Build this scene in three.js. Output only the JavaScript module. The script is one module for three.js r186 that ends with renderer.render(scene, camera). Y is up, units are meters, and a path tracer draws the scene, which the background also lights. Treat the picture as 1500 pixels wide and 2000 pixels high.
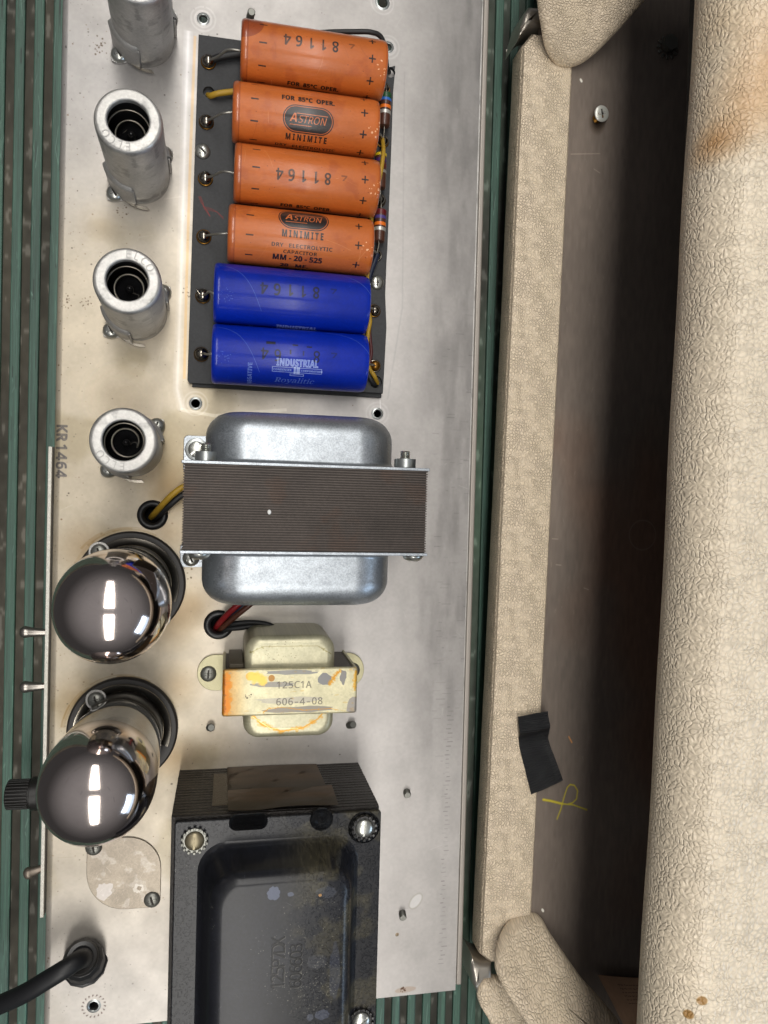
import * as THREE from 'three';
import { RoundedBoxGeometry } from 'three/addons/geometries/RoundedBoxGeometry.js';
import { mergeGeometries, mergeVertices, toCreasedNormals } from 'three/addons/utils/BufferGeometryUtils.js';
import { RectAreaLightUniformsLib } from 'three/addons/lights/RectAreaLightUniformsLib.js';
import { FontLoader } from 'three/addons/loaders/FontLoader.js';
import { TextGeometry } from 'three/addons/geometries/TextGeometry.js';
import { Brush, Evaluator, SUBTRACTION } from 'three-bvh-csg';

// ------------------------------------------------------------------ camera, light, exposure
const scene = new THREE.Scene();
const MM = 0.001, EYE = 350;                     // the lens hangs 350 mm above the chassis sheet
const F = 1502, NAD = [445 - 750, 965 - 1000, F], ROLL = -0.0262;
const vn = new THREE.Vector3(...NAD).normalize();                      // straight down, in lens axes (x right, y down, z ahead)
const vX = new THREE.Vector3(1, -ROLL, 0); vX.addScaledVector(vn, -vX.dot(vn)).normalize();
const vZ = new THREE.Vector3().crossVectors(vn, vX);
const camera = new THREE.PerspectiveCamera(2 * Math.atan(1000 / F) * 180 / Math.PI, 0.75, 0.02, 30);
camera.position.set(0, EYE * MM, 0);
{
  const w = (c) => new THREE.Vector3(vX.dot(c), -vn.dot(c), vZ.dot(c));
  const cx = w(new THREE.Vector3(1, 0, 0)), cy = w(new THREE.Vector3(0, -1, 0)), cz = w(new THREE.Vector3(0, 0, -1));
  camera.quaternion.setFromRotationMatrix(new THREE.Matrix4().makeBasis(cx, cy, cz));
}
const renderer = new THREE.WebGLRenderer({ antialias: true });
renderer.setSize(768, 1024);
renderer.toneMapping = THREE.LinearToneMapping;
renderer.toneMappingExposure = 1.0;
renderer.shadowMap.enabled = true;
{ // the dim workshop all round: paler overhead, darker towards the floor
  const W = 64, Hh = 64, d = new Float32Array(W * Hh * 4);
  for (let j = 0; j < Hh; j++) for (let i = 0; i < W; i++) { const e = (j + 0.5) / Hh * 2 - 1, k = (j * W + i) * 4, t = Math.min(1, Math.max(0, (e + 0.1) / 0.9)), f = 0.045 + 0.22 * t * t * (3 - 2 * t); d[k] = f; d[k + 1] = f * 0.985; d[k + 2] = f * 1.01; d[k + 3] = 1; }
  const t = new THREE.DataTexture(d, W, Hh, THREE.RGBAFormat, THREE.FloatType); t.mapping = THREE.EquirectangularReflectionMapping; t.magFilter = t.minFilter = THREE.LinearFilter; t.needsUpdate = true;
  scene.background = scene.environment = t;
}
RectAreaLightUniformsLib.init();
const LAMP_L = 7.3, WIN_L = 6;

// ------------------------------------------------------------------ helpers
// P: where a sight line of the survey photograph meets the level h (mm above the chassis sheet)
function P(px, py, h = 0) {
  const d = new THREE.Vector3(px - 750, py - 1000, F), t = (EYE - h) / d.dot(vn);
  return [d.dot(vX) * t, d.dot(vZ) * t];
}
const PP = (px, py, h = 0) => { const [x, z] = P(px, py, h); return [x, h, z]; };
const V = (a) => new THREE.Vector3(a[0], a[1], a[2]);
let seed = 7;
const rnd = () => { seed = (seed + 0x6d2b79f5) | 0; let t = Math.imul(seed ^ (seed >>> 15), 1 | seed); t = (t + Math.imul(t ^ (t >>> 7), 61 | t)) ^ t; return ((t ^ (t >>> 14)) >>> 0) / 4294967296; };
const rr = (a, b) => a + (b - a) * rnd();
const clamp = (x, a = 0, b = 1) => Math.min(b, Math.max(a, x));
const mix = (a, b, t) => a + (b - a) * t;
const sm = (a, b, x) => { const t = clamp((x - a) / (b - a)); return t * t * (3 - 2 * t); };
const used = {}, origin = new Map();
function numbered(name) { const k = used[name] = (used[name] ?? -1) + 1; return k ? `${name}_${String(k).padStart(3, '0')}` : name; }
function thing(name, label, category, base = [0, 0, 0], group) {
  const o = new THREE.Group(); o.name = numbered(name); scene.add(o);
  o.position.set(base[0] * MM, base[1] * MM, base[2] * MM); origin.set(o, base);
  o.userData = { label, category }; if (group) o.userData.group = group;
  return o;
}
function prep(g, base) { g.translate(-base[0], -base[1], -base[2]); g.scale(MM, MM, MM); return g; }
function part(parent, name, geo, mat, label) {      // geo is drawn in world millimetres
  const base = origin.get(parent), m = new THREE.Mesh(prep(geo, base), mat);
  m.name = name; m.castShadow = m.receiveShadow = true; parent.add(m); origin.set(m, base);
  if (label) m.userData.label = label;
  if (geo.recess) part(m, 'recess', geo.recess, M.grime);
  return m;
}
function solo(name, label, category, geo, mat, base = [0, 0, 0], group) {
  const m = new THREE.Mesh(prep(geo, base), mat); m.name = numbered(name); m.castShadow = m.receiveShadow = true;
  m.position.set(base[0] * MM, base[1] * MM, base[2] * MM); origin.set(m, base); scene.add(m);
  m.userData = { label, category }; if (group) m.userData.group = group;
  return m;
}
const flat = (g) => { const n = g.index ? g.toNonIndexed() : g; for (const k of Object.keys(n.attributes)) if (!['position', 'normal', 'uv'].includes(k)) n.deleteAttribute(k); n.clearGroups(); return n; };
const merge = (list) => mergeGeometries(list.map(flat));
function triUV(g, s = 1) {                            // uv in millimetres on the face that each normal looks to
  g = flat(g); const p = g.attributes.position, n = g.attributes.normal, uv = new Float32Array(p.count * 2);
  for (let i = 0; i < p.count; i++) {
    const a = Math.abs(n.getX(i)), b = Math.abs(n.getY(i)), c = Math.abs(n.getZ(i));
    const [u, v] = b >= a && b >= c ? [p.getX(i), -p.getZ(i)] : a >= c ? [p.getZ(i), p.getY(i)] : [p.getX(i), p.getY(i)];
    uv[2 * i] = u * s; uv[2 * i + 1] = v * s;
  }
  g.setAttribute('uv', new THREE.BufferAttribute(uv, 2)); return g;
}
function planUV(g, x0, x1, z0, z1) {                  // one picture laid over a plan area, true to its own millimetres
  const p = g.attributes.position, uv = new Float32Array(p.count * 2);
  for (let i = 0; i < p.count; i++) { uv[2 * i] = (p.getX(i) - x0) / (x1 - x0); uv[2 * i + 1] = 1 - (p.getZ(i) - z0) / (z1 - z0); }
  g.setAttribute('uv', new THREE.BufferAttribute(uv, 2)); return g;
}
function between(g, a, b) {                           // a shape made along +y from 0 to |ab| is laid from a to b
  const d = V(b).sub(V(a));
  g.applyQuaternion(new THREE.Quaternion().setFromUnitVectors(new THREE.Vector3(0, 1, 0), d.normalize()));
  return g.translate(...a);
}
const dist = (a, b) => V(a).distanceTo(V(b));
function cyl(a, b, r0, r1 = r0, seg = 24) { const L = dist(a, b), g = new THREE.CylinderGeometry(r1, r0, L, seg); g.translate(0, L / 2, 0); return between(g, a, b); }
function lathe(prof, a, b, seg = 40, from = 0, len = Math.PI * 2) { const g = new THREE.LatheGeometry(prof.map(([r, y]) => new THREE.Vector2(r, y)), seg, from, len); return b ? between(g, a, b) : g.translate(...a); }
function crease(g, deg = 35) { return toCreasedNormals(g, deg * Math.PI / 180); }
function tube(pts, r, seg = 40, rs = 10) {
  const c = new THREE.CatmullRomCurve3(pts.map(V)), g = [new THREE.TubeGeometry(c, seg, r, rs)];
  for (const e of [pts[0], pts[pts.length - 1]]) g.push(new THREE.SphereGeometry(r, rs, 6).translate(...e));
  return merge(g);
}
const rbox = (x0, x1, y0, y1, z0, z1, r = 0.4, seg = 2) => new RoundedBoxGeometry(x1 - x0, y1 - y0, z1 - z0, seg, Math.min(r, (x1 - x0) / 2.01, (y1 - y0) / 2.01, (z1 - z0) / 2.01)).translate((x0 + x1) / 2, (y0 + y1) / 2, (z0 + z1) / 2);
function shapeOf(pts, holes = [], smooth = false) {
  const q = pts.map(([x, z]) => new THREE.Vector2(x, -z));
  const s = new THREE.Shape(smooth ? new THREE.SplineCurve([...q, q[0]]).getPoints(pts.length * 5).slice(0, -1) : q);
  for (const [x, z, r] of holes) { const h = new THREE.Path(); h.absarc(x, -z, r, 0, Math.PI * 2, true); s.holes.push(h); }
  return s;
}
function slab(pts, y0, y1, bevel = 0, opt = {}) {     // a plan outline given thickness; bevelled edges stay inside the outline
  const s = pts instanceof THREE.Shape ? pts : shapeOf(pts, opt.holes, opt.smooth), bt = opt.bt ?? bevel;
  const g = new THREE.ExtrudeGeometry(s, { depth: y1 - y0 - (bevel ? bt * 2 : 0), bevelEnabled: !!bevel, bevelSize: bevel, bevelOffset: -bevel, bevelThickness: bt, bevelSegments: opt.seg ?? 3, curveSegments: opt.cs ?? 28 });
  if (bevel) g.translate(0, 0, bt);
  g.rotateX(-Math.PI / 2).translate(0, y0, 0); g.clearGroups();
  return bevel && opt.round ? crease(g, 50) : g;
}
function rrect(x0, x1, z0, z1, r) { // r: one radius or [x0z0, x1z0, x1z1, x0z1]
  const R = Array.isArray(r) ? r : [r, r, r, r], o = [];
  const arc = (cx, cz, q, a) => { for (let i = 0; i <= 8; i++) { const t = a + i / 8 * Math.PI / 2; o.push([cx + q * Math.cos(t), cz + q * Math.sin(t)]); } };
  arc(x0 + R[0], z0 + R[0], R[0], Math.PI); arc(x1 - R[1], z0 + R[1], R[1], -Math.PI / 2); arc(x1 - R[2], z1 - R[2], R[2], 0); arc(x0 + R[3], z1 - R[3], R[3], Math.PI / 2);
  return o;
}
function loft(rings) {                                // rings of equal point counts, [x, y, z] each, last one closed over
  const n = rings[0].length, pos = [], idx = [];
  rings.forEach((r) => r.forEach((p) => pos.push(...p)));
  for (let k = 0; k + 1 < rings.length; k++) for (let i = 0; i < n; i++) { const a = k * n + i, b = k * n + (i + 1) % n; idx.push(a, a + n, b, b, a + n, b + n); }
  const c = rings.at(-1).reduce((s, p) => [s[0] + p[0] / n, s[1] + p[1] / n, s[2] + p[2] / n], [0, 0, 0]), ci = pos.length / 3; pos.push(...c);
  for (let i = 0; i < n; i++) idx.push((rings.length - 1) * n + i, ci, (rings.length - 1) * n + (i + 1) % n);
  const g = new THREE.BufferGeometry(); g.setAttribute('position', new THREE.Float32BufferAttribute(pos, 3)); g.setIndex(idx); g.computeVertexNormals();
  const nn = g.attributes.normal; let up = 0; for (let i = 0; i < nn.count; i++) up += nn.getY(i);
  if (up < 0) { for (let i = 0; i < idx.length; i += 3) [idx[i], idx[i + 1]] = [idx[i + 1], idx[i]]; g.setIndex(idx); g.computeVertexNormals(); }
  g.setAttribute('uv', new THREE.Float32BufferAttribute(new Float32Array(pos.length / 3 * 2), 2));
  return g;
}
function sheet(fn, nu, nv, thick) {                   // a thin sheet with two faces and edges
  const pos = [], idx = [], uv = [], N = (nu + 1) * (nv + 1);
  for (const o of [0, -thick]) for (let j = 0; j <= nv; j++) for (let i = 0; i <= nu; i++) { const p = fn(i / nu, j / nv); pos.push(p[0], p[1] + o, p[2]); uv.push(i / nu, 1 - j / nv); }
  const at = (i, j, k) => k * N + j * (nu + 1) + i;
  for (let j = 0; j < nv; j++) for (let i = 0; i < nu; i++) { idx.push(at(i, j, 0), at(i, j + 1, 0), at(i + 1, j, 0), at(i + 1, j, 0), at(i, j + 1, 0), at(i + 1, j + 1, 0)); idx.push(at(i, j, 1), at(i + 1, j, 1), at(i, j + 1, 1), at(i + 1, j, 1), at(i + 1, j + 1, 1), at(i, j + 1, 1)); }
  const rim = []; for (let i = 0; i < nu; i++) rim.push([i, 0, i + 1, 0]); for (let j = 0; j < nv; j++) rim.push([nu, j, nu, j + 1]); for (let i = nu; i > 0; i--) rim.push([i, nv, i - 1, nv]); for (let j = nv; j > 0; j--) rim.push([0, j, 0, j - 1]);
  for (const [a, b, c, d] of rim) idx.push(at(a, b, 0), at(c, d, 0), at(a, b, 1), at(c, d, 0), at(c, d, 1), at(a, b, 1));
  const g = new THREE.BufferGeometry(); g.setAttribute('position', new THREE.Float32BufferAttribute(pos, 3)); g.setAttribute('uv', new THREE.Float32BufferAttribute(uv, 2)); g.setIndex(idx);
  const t = crease(g, 40); return t;
}
// --- noise and textures
const HT = new Float32Array(65536); for (let i = 0; i < 65536; i++) HT[i] = rnd();
const hsh = (x, y, s) => HT[(Math.imul(x, 7919) + Math.imul(y, 104729) + Math.imul(s, 15731)) & 65535];
function vnoise(x, y, per, s) { // period per
  const xi = Math.floor(x), yi = Math.floor(y), fx = x - xi, fy = y - yi, w = (t) => t * t * (3 - 2 * t), m = (a) => ((a % per) + per) % per;
  const a = hsh(m(xi), m(yi), s), b = hsh(m(xi + 1), m(yi), s), c = hsh(m(xi), m(yi + 1), s), d = hsh(m(xi + 1), m(yi + 1), s), u = w(fx), v = w(fy);
  return mix(mix(a, b, u), mix(c, d, u), v);
}
function fbm(u, v, base, oct, s = 0) { let r = 0, a = 0.5, t = 0; for (let o = 0; o < oct; o++) { const f = base << o; r += a * vnoise(u * f, v * f, f, s + o * 31); t += a; a *= 0.5; } return r / t; }
function dataTex(n, fn, srgb, tile) {
  const d = new Uint8Array(n * n * 4);
  for (let j = 0; j < n; j++) for (let i = 0; i < n; i++) { const c = fn(i / n, j / n), k = (j * n + i) * 4; if (typeof c === 'number') { d[k] = d[k + 1] = d[k + 2] = clamp(c) * 255; } else { d[k] = clamp(c[0] / 255) * 255; d[k + 1] = clamp(c[1] / 255) * 255; d[k + 2] = clamp(c[2] / 255) * 255; } d[k + 3] = 255; }
  const t = new THREE.DataTexture(d, n, n); t.wrapS = t.wrapT = THREE.RepeatWrapping; t.magFilter = t.minFilter = THREE.LinearFilter; t.needsUpdate = true;
  if (srgb) t.colorSpace = THREE.SRGBColorSpace; if (tile) t.repeat.set(1 / tile, 1 / tile);
  return t;
}
function canvasTex(w, h, draw, srgb = true) {
  const c = document.createElement('canvas'); c.width = w; c.height = h; const x = c.getContext('2d'); draw(x, w, h);
  const t = new THREE.CanvasTexture(c); if (srgb) t.colorSpace = THREE.SRGBColorSpace; t.magFilter = t.minFilter = THREE.LinearFilter; t.wrapS = t.wrapT = THREE.ClampToEdgeWrapping; return t;
}
function pixels(x, w, h, fn) { const im = x.getImageData(0, 0, w, h), d = im.data; for (let j = 0; j < h; j++) for (let i = 0; i < w; i++) { const k = (j * w + i) * 4, c = fn(i, j, d[k], d[k + 1], d[k + 2]); d[k] = clamp(c[0], 0, 255); d[k + 1] = clamp(c[1], 0, 255); d[k + 2] = clamp(c[2], 0, 255); d[k + 3] = 255; } x.putImageData(im, 0, 0); }
function std(color, roughness, metalness = 0, extra = {}) {
  const c = Array.isArray(color) ? new THREE.Color().setRGB(...color) : new THREE.Color(color);
  return new (extra.clearcoat || extra.transmission ? THREE.MeshPhysicalMaterial : THREE.MeshStandardMaterial)({ color: c, roughness, metalness, ...extra });
}
// leather grain: rounded cells parted by creases
const CELLS = 26, cellPt = []; for (let j = 0; j < CELLS; j++) for (let i = 0; i < CELLS; i++) cellPt.push([i + rr(0.05, 0.95), j + rr(0.05, 0.95), rnd()]);
function grain(u, v) {
  const wx = u * CELLS + 1.05 * (fbm(u, v, 9, 3, 5) - 0.5) * 2, wy = v * CELLS + 1.05 * (fbm(u, v, 9, 3, 17) - 0.5) * 2;
  const ci = Math.floor(wx), cj = Math.floor(wy); let f1 = 9, f2 = 9, hgt = 0;
  for (let b = -2; b <= 2; b++) for (let a = -2; a <= 2; a++) {
    const ii = ((ci + a) % CELLS + CELLS) % CELLS, jj = ((cj + b) % CELLS + CELLS) % CELLS, p = cellPt[jj * CELLS + ii];
    const dx = ci + a + p[0] - ii - wx, dy = cj + b + p[1] - jj - wy, d = Math.hypot(dx, dy * 0.9);
    if (d < f1) { f2 = f1; f1 = d; hgt = p[2]; } else if (d < f2) f2 = d;
  }
  return [f2 - f1, hgt];
}
const GN = 1024, GR = new Float32Array(GN * GN), GH = new Float32Array(GN * GN);
for (let j = 0; j < GN; j++) for (let i = 0; i < GN; i++) { const [e, h] = grain(i / GN, j / GN), soft = fbm(i / GN, j / GN, 7, 2, 77); const deep = 0.6 + 0.4 * sm(0.3, 0.62, fbm(i / GN, j / GN, 11, 3, 79)); GR[j * GN + i] = 1 - deep * (1 - sm(0.0, 0.5, e + 0.2 * (soft - 0.45))); GH[j * GN + i] = h; }
const gAt = (u, v) => (Math.floor(v * GN) % GN) * GN + Math.floor(u * GN) % GN;
const tolexBump = (tile) => { const t = tolexB.clone(); t.repeat.set(1 / tile, 1 / tile); t.needsUpdate = true; return t; };
const tolexB = dataTex(GN, (u, v) => { const k = gAt(u, v); return 0.1 + 0.62 * GR[k] + 0.1 * GH[k] * GR[k] + 0.1 * fbm(u, v, 100, 2, 3) + 0.1 * fbm(u, v, 24, 3, 4); });
const tolexC = dataTex(GN, (u, v) => { const k = gAt(u, v), w = fbm(u, v, 4, 4, 40), f = 0.88 + 0.12 * GR[k] + 0.02 * (w - 0.5); return [230 * f, 213 * f - 1, (189 + 4 * (w - 0.5)) * f - 3]; }, true);
const tolexTexC = (tile) => { const t = tolexC.clone(); t.repeat.set(1 / tile, 1 / tile); t.needsUpdate = true; return t; };
const fineB = dataTex(512, (u, v) => 0.5 * fbm(u, v, 64, 3, 9) + 0.5 * fbm(u, v, 8, 3, 12), false, 24);
const brushB = dataTex(512, (u, v) => 0.75 * fbm(u * 1, v, 128, 2, 60) + 0.25 * fbm(u, v, 16, 3, 61), false, 40);
const spangle = dataTex(512, (u, v) => { const a = fbm(u, v, 12, 5, 201), b = fbm(u, v, 90, 2, 203), f = 172 + 24 * (a - 0.5) + 46 * (b - 0.5); return [f * 0.965, f, f * 1.035]; }, true, 34);
const roughN = dataTex(512, (u, v) => 0.34 + 0.14 * fbm(u, v, 10, 5, 301), false, 34);
const dullAlu = dataTex(512, (u, v) => { const a = fbm(u, v, 5, 5, 211), b = fbm(u, v, 70, 2, 213), c = sm(0.6, 0.8, fbm(u, v, 11, 4, 215)); const f = 184 + 34 * (a - 0.5) + 20 * (b - 0.5) - 28 * c; return [f, f * 0.99, f * 0.97]; }, true, 46);

// common materials
const M = {
  alu: std('#ffffff', 0.44, 0.62, { map: dullAlu, bumpMap: fineB, bumpScale: 0.00008 }),
  zinc: std('#ffffff', 0.95, 0.85, { map: spangle, roughnessMap: roughN, bumpMap: fineB, bumpScale: 0.00003 }),
  zincPlain: std('#b4b8b6', 0.36, 0.9),
  screwZ: std('#b9bab4', 0.3, 0.92),
  screwD: std('#84847e', 0.42, 0.8),
  nickel: std('#a8a298', 0.2, 1),
  steelWire: std('#7d786f', 0.34, 1),
  lead: std('#a9a69e', 0.35, 0.9),
  solder: std('#8f897f', 0.16, 1),
  eyelet: std('#8a6228', 0.35, 0.9),
  rubber: std([0.012, 0.012, 0.013], 0.42),
  bakelite: std([0.014, 0.013, 0.012], 0.34),
  grime: std([0.035, 0.03, 0.025], 0.7),
  hole: std([0.004, 0.004, 0.004], 0.9),
  yellowW: std('#a98624', 0.55), blackW: std([0.012, 0.012, 0.013], 0.55), redW: std('#7d1a1e', 0.35), brownW: std('#4e2a1c', 0.4), blueW: std('#131c33', 0.5),
};
// phillips and slotted heads cut once, then copied
const csg = new Evaluator(); csg.attributes = ['position', 'normal', 'uv'];
function cutHead(kind) {
  const prof = [[0, 0.58], [0.25, 0.57], [0.5, 0.52], [0.72, 0.42], [0.88, 0.28], [0.97, 0.12], [1, 0], [0, 0]].reverse();
  let a = new Brush(new THREE.LatheGeometry(prof.map(([r, y]) => new THREE.Vector2(r, y)), 28)); a.updateMatrixWorld();
  const cuts = kind === 'slot' ? [[2.2, 0.9, 0.2]] : [[1.12, 0.8, 0.27], [0.27, 0.8, 1.12]];
  for (const [w, h, d] of cuts) { const b = new Brush(new THREE.BoxGeometry(w, h, d)); b.position.y = (kind === 'slot' ? 0.34 : 0.2) + h / 2; b.updateMatrixWorld(); a = csg.evaluate(a, b, SUBTRACTION); a.updateMatrixWorld(); }
  const g = flat(a.geometry.clone()); return g;
}
const HEAD = { cross: cutHead('cross'), slot: cutHead('slot') };
function head(kind, at, r, turn = 0, up = [0, 1, 0], h = r) {
  const lay = (g) => { g.rotateY(turn); g.scale(r, h, r); g.applyQuaternion(new THREE.Quaternion().setFromUnitVectors(new THREE.Vector3(0, 1, 0), V(up).normalize())); return g.translate(...at); };
  const g = lay(HEAD[kind].clone());
  if (kind === 'cross') g.recess = lay(merge([new THREE.BoxGeometry(1.04, 0.05, 0.21).translate(0, 0.25, 0), new THREE.BoxGeometry(0.21, 0.05, 0.415).translate(0, 0.25, 0.3125), new THREE.BoxGeometry(0.21, 0.05, 0.415).translate(0, 0.25, -0.3125)]));
  return g;
}
function threaded(a, b, r) { // a bolt end with real thread ridges
  const L = dist(a, b), n = Math.max(2, Math.round(L / 0.8)), pr = [[0, 0]]; for (let i = 0; i < n; i++) { const y = i * L / n; pr.push([r * 0.84, y], [r, y + L / n / 2]); } pr.push([r * 0.8, L], [0, L]);
  return crease(lathe(pr, a, b, 18), 25);
}
function hexNut(at, axis, r, h) { const g = new THREE.CylinderGeometry(r, r, h, 6); g.applyQuaternion(new THREE.Quaternion().setFromUnitVectors(new THREE.Vector3(0, 1, 0), V(axis).normalize())); return g.translate(...at); }
const speck = (x, cx, cy, r, n, col, smin, smax) => { x.fillStyle = col; for (let i = 0; i < n; i++) { const a = rnd() * 7, d = r * Math.sqrt(rnd()), s = rr(smin, smax); x.beginPath(); x.ellipse(cx + d * Math.cos(a), cy + d * Math.sin(a), s, s * rr(0.5, 1), a, 0, 7); x.fill(); } };

// ------------------------------------------------------------------ lamps that light the bench (seen mirrored in the tube tops)
function lamp(x, z0, z1, w, y, label) {
  const t = thing('strip_lamp', label, 'lamp', [x, y, (z0 + z1) / 2], 'strip lamps above the bench');
  part(t, 'housing', rbox(x - w / 2 - 12, x + w / 2 + 12, y + 3, y + 60, z0 - 12, z1 + 12, 6), std('#c9c9c4', 0.5));
  part(t, 'diffuser', rbox(x - w / 2, x + w / 2, y, y + 2.6, z0, z1, 0.6), std('#222222', 0.6, 0, { emissive: new THREE.Color(1, 0.97, 0.92), emissiveIntensity: 2.5 }));
  const l = new THREE.RectAreaLight(new THREE.Color(1, 0.968, 0.915), LAMP_L, w * MM, (z1 - z0) * MM); l.position.set(0, -6 * MM, 0); l.rotation.x = -Math.PI / 2; t.add(l); l.name = 'lamp_light';
}
lamp(-25, -1500, -20, 300, 1300, 'long white strip lamp over the upper half of the bench');
lamp(-25, 210, 1500, 300, 1300, 'long white strip lamp over the lower half of the bench');
{
  const t = thing('window', 'cool daylight window beyond the lower right of the bench', 'window', [1500, 700, 900]);
  const g = rbox(-4, 4, -350, 350, -450, 450, 2).rotateY(-0.54).translate(1500, 700, 900); // turned towards the bench
  part(t, 'pane', g, std('#222222', 0.4, 0, { emissive: new THREE.Color(0.6, 0.78, 1), emissiveIntensity: 1.6 }));
  const l = new THREE.RectAreaLight(new THREE.Color(0.6, 0.78, 1), WIN_L, 0.9, 0.7); l.position.set(-0.012, -0.004, -0.008); t.add(l); l.lookAt(0, 0, 0.05); l.name = 'window_light';
}

// ------------------------------------------------------------------ the ribbed green mat
const MATY = -46;
{
  const t = new THREE.Group(); t.name = 'ground'; t.userData = { kind: 'structure', label: 'green ribbed mat with dirty grooves' }; scene.add(t); origin.set(t, [0, MATY, 0]); t.position.y = MATY * MM;
  const dirt = canvasTex(1400, 512, (x, w, h) => pixels(x, w, h, (i, j) => {
    const u = i / w, v = j / h, a = fbm(u * 2, v, 16, 5, 401), b = fbm(u, v, 200, 2, 403), clean = sm(0.36, 0.62, u + 0.2 * (a - 0.5)) * 0.8;
    const d = [60 + 40 * (a - 0.5), 57 + 36 * (a - 0.5), 49 + 30 * (a - 0.5)], g = [72, 98 + 30 * (a - 0.5), 88]; const k = b > 0.73 ? 38 : 26 * (b - 0.5); return [0, 1, 2].map((q) => mix(d[q], g[q], clean) + k);
  }));
  const base = rbox(-190, 480, MATY - 8, MATY - 2.2, -420, 520, 0.5);
  part(t, 'groove_bed', planUV(base, -190, 480, -420, 520), std('#ffffff', 0.85, 0, { map: dirt, bumpMap: fineB, bumpScale: 0.0004 }));
  const ribTex = [0, 1, 2].map((s) => canvasTex(32, 1024, (x, w, h) => {
    pixels(x, w, h, (i, j) => { const a = fbm(i / 90, j / 1024, 32, 4, 420 + s * 9), b = fbm(i / 64, j / 512, 128, 2, 433 + s), f = 1 + 0.5 * (a - 0.5) + 0.22 * (b - 0.5); const big = fbm(i / 200, j / 1024, 5, 3, 440 + s), g2 = 0.8 + 0.4 * big; return [59 * f * g2, 89 * f * g2, 77 * f * g2]; });
    for (let k = 0; k < 70; k++) { x.strokeStyle = `rgba(150,185,172,${rr(0.08, 0.5)})`; x.lineWidth = rr(0.5, 1.6); const y = rnd() * h, i = rnd() * w; x.beginPath(); x.moveTo(i, y); x.lineTo(i + rr(-10, 10), y + rr(-14, 14)); x.stroke(); }
    for (let k = 0; k < 30; k++) { x.fillStyle = `rgba(18,24,22,${rr(0.2, 0.6)})`; x.fillRect(rnd() * w, rnd() * h, rr(1, 5), rr(2, 14)); }
  }));
  const ribM = ribTex.map((m) => std('#ffffff', 0.5, 0, { map: m, bumpMap: m, bumpScale: 0.0003 }));
  const per = 8.5, x0 = P(25, 300, MATY)[0];
  for (let k = -6; k < 58; k++) {
    const xa = x0 + k * per, g = slab([[xa, -400], [xa + 4.4, -400], [xa + 4.4, 500], [xa, 500]], MATY - 3, MATY, 0.5, { seg: 2 });
    part(t, 'rib', planUV(g, xa, xa + 4.4, -400, 500), ribM[(k + 9) % 3]);
  }
}

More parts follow.
